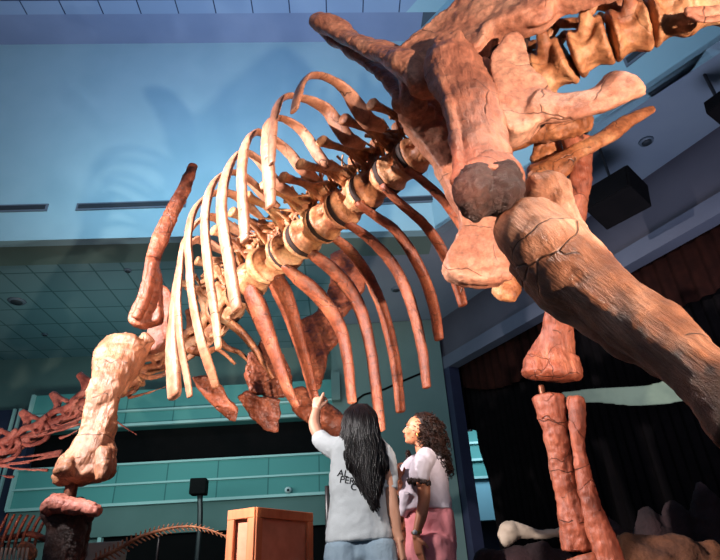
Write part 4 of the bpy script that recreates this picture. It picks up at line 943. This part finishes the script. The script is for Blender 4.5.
bm = NB(); ell(bm, wc + V((-.01, -.03, 0)), (.014, .007, .014), sub=2); build('watch_face', bm, 'white', w_o)
bm = NB(); rc = PY(419, 550, YB - .21); ell(bm, rc, (.008, .012, .005), sub=2); build('ring', bm, 'gold', B_)
# curly hair
bm = NB()
core = [(425, 424, .1), (431, 430, .1), (434, 442, .1), (437, 454, .085), (442, 464, .06), (428, 437, .09), (421.5, 430, .068)]
for x, y, r_ in core: ell(bm, PY(x, y, YB + (.01 if r_ != .068 else -.02)), (r_ * .8, r_ * .88, r_ * .8), sub=3)
ell(bm, PY(409, 459, YB + .1), (.02, .03, .06), sub=2)
for k in range(640):
    x, y, r_ = random.choice(core); c = PY(x, y, YB + .01)
    d = V((random.gauss(.1, 1), random.gauss(-.3, 1), random.gauss(0, 1))).normalized(); st = c + V((d.x * r_ * .9, d.y * r_, d.z * r_ * .88))
    if (st - hcB).dot(V((-1, 0, 0))) > .035: continue
    if st.y > YB + .12 and random.random() < .6: continue
    L_ = random.uniform(.03, .075); ph = random.uniform(0, 6.28); rr = random.uniform(.006, .011); pts = []
    for j in range(13):
        t = j / 12; a_ = ph + t * random.uniform(11.5, 12.5)
        pts.append((st + V((math.cos(a_) * rr, math.sin(a_) * rr, -L_ * t)) + d * .012 * t, .0034 * (1 - .4 * t)))
    loft(bm, pts, seg=5, sub=1, cap=0)
for k in range(26):
    st = PY(408 + random.uniform(-3, 3), 452 + random.uniform(-3, 14), YB + .08 + random.uniform(-.03, .03)); ph = random.uniform(0, 6)
    loft(bm, [(st + V((math.cos(ph + j) * .007, math.sin(ph + j) * .007, -.004 * j)), .003) for j in range(9)], seg=5, sub=1, cap=0)
build('hair', bm, 'hairB', B_)
bm = NB(); ec = E2(-.04, -.36 if fr2[1].y > 0 else .36, -.22); ell(bm, ec, (.006, .006, .014), sub=2); build('earring', bm, 'gold', B_)

# ================================================================== LIGHT
def spot(name, loc, target, power, color, size=60, blend=.3, rad=.1):
    l = bpy.data.lights.new(name, 'SPOT'); l.energy = power; l.color = color; l.spot_size = math.radians(size); l.spot_blend = blend; l.shadow_soft_size = rad
    o = bpy.data.objects.new(name, l); COL.objects.link(o); o.location = loc
    o.rotation_euler = (V(target) - V(loc)).to_track_quat('-Z', 'Y').to_euler(); return o
def area(name, loc, target, power, color, sx, sy):
    l = bpy.data.lights.new(name, 'AREA'); l.energy = power; l.color = color; l.shape = 'RECTANGLE'; l.size = sx; l.size_y = sy
    o = bpy.data.objects.new(name, l); COL.objects.link(o); o.location = loc
    o.rotation_euler = (V(target) - V(loc)).to_track_quat('-Z', 'Y').to_euler(); return o
spot('key_spot_left', (-5.0, 2.0, 4.4), (-1.35, 4.9, 3.05), 5200, (1, .89, .88), 60, .6, .05)
spot('key_spot_right', (3.4, -1.7, .2), (-.8, 5.4, 6.4), 3600, (1, .76, .62), 58, .5, .09)
spot('spine_spot', (-1.0, 3.6, .3), (-.95, 5.3, 4.0), 420, (1, .82, .55), 30, .6, .1)
spot('red_floor_spot', (2.6, 3.4, .3), (.9, 5.4, 3.0), 50, (1, .5, .36), 80, .6, .2)
spot('leg_spot', (-.2, 1.0, 2.9), (1.7, 4.7, 1.3), 190, (1, .62, .5), 34, .5, .1)
spot('shin_spot', (2.6, 1.2, 6.5), (.9, 1.9, 1.9), 520, (1, .86, .76), 30, .6, .08)
spot('people_spot', (-2.3, -.3, 3.2), (.15, 3.3, 1.35), 720, (1, .95, .92), 26, .6, .08)
spot('visitor_spot', (1.9, .2, 3.0), (.42, 3.56, 1.2), 360, (1, .86, .82), 17, .6, .08)
spot('shadow_spot', (.1, 4.9, .3), (-4.6, 10.5, 11.0), 700, (1, .9, .84), 56, .6, .04)
spot('neck_fill', (-5.5, 4.5, .5), (-4.4, 7.3, 3.3), 420, (1, .62, .56), 60, .5, .1)  # added pink lamp to lift the neck bones, no fixture there
area('wall_wash', (-3.0, 6.6, 8.0), (-2.6, 10.6, 10.0), 190, (.64, .87, 1.0), 6, 1.0)
area('ceiling_wash', (-3, 4, 10), (-3, 7.5, 14.9), 160, (.5, .5, 1.0), 6, 3)
area('balcony_wash', (-5, 11.5, 3.0), (-5, 16.2, 4.4), 165, (.66, .94, .92), 7, 1)
area('doorway_fill', (3.4, 15.8, 4.5), (4.0, 17.9, 2.6), 60, (.6, .85, 1), 1, 1)  # added lamp brightening the balcony beyond the doorway, no fixture there
area('side_wall_fill', (1.5, 5.5, 8.3), (4.6, 7.6, 9.5), 60, (.8, .85, 1.0), 2, 1)  # added fill lifting the right blue wall, unseen source
area('soffit_fill', (4.5, 6.0, 2.5), (4.6, 8.5, 7.7), 135, (.75, .76, 1), 2, 2)  # added fill aimed up at the soffit, unseen source
area('hall_fill', (1, -3, 6), (0, 6, 3), 50, (.8, .82, 1), 5, 4)
w_ = bpy.data.worlds.new('world'); scn.world = w_; w_.use_nodes = True
w_.node_tree.nodes['Background'].inputs[0].default_value = (.10, .16, .26, 1); w_.node_tree.nodes['Background'].inputs[1].default_value = .35
scn.view_settings.view_transform = 'Standard'; scn.view_settings.look = 'None'; scn.view_settings.exposure = .18; scn.view_settings.gamma = 1
scn.view_settings.use_curve_mapping = False
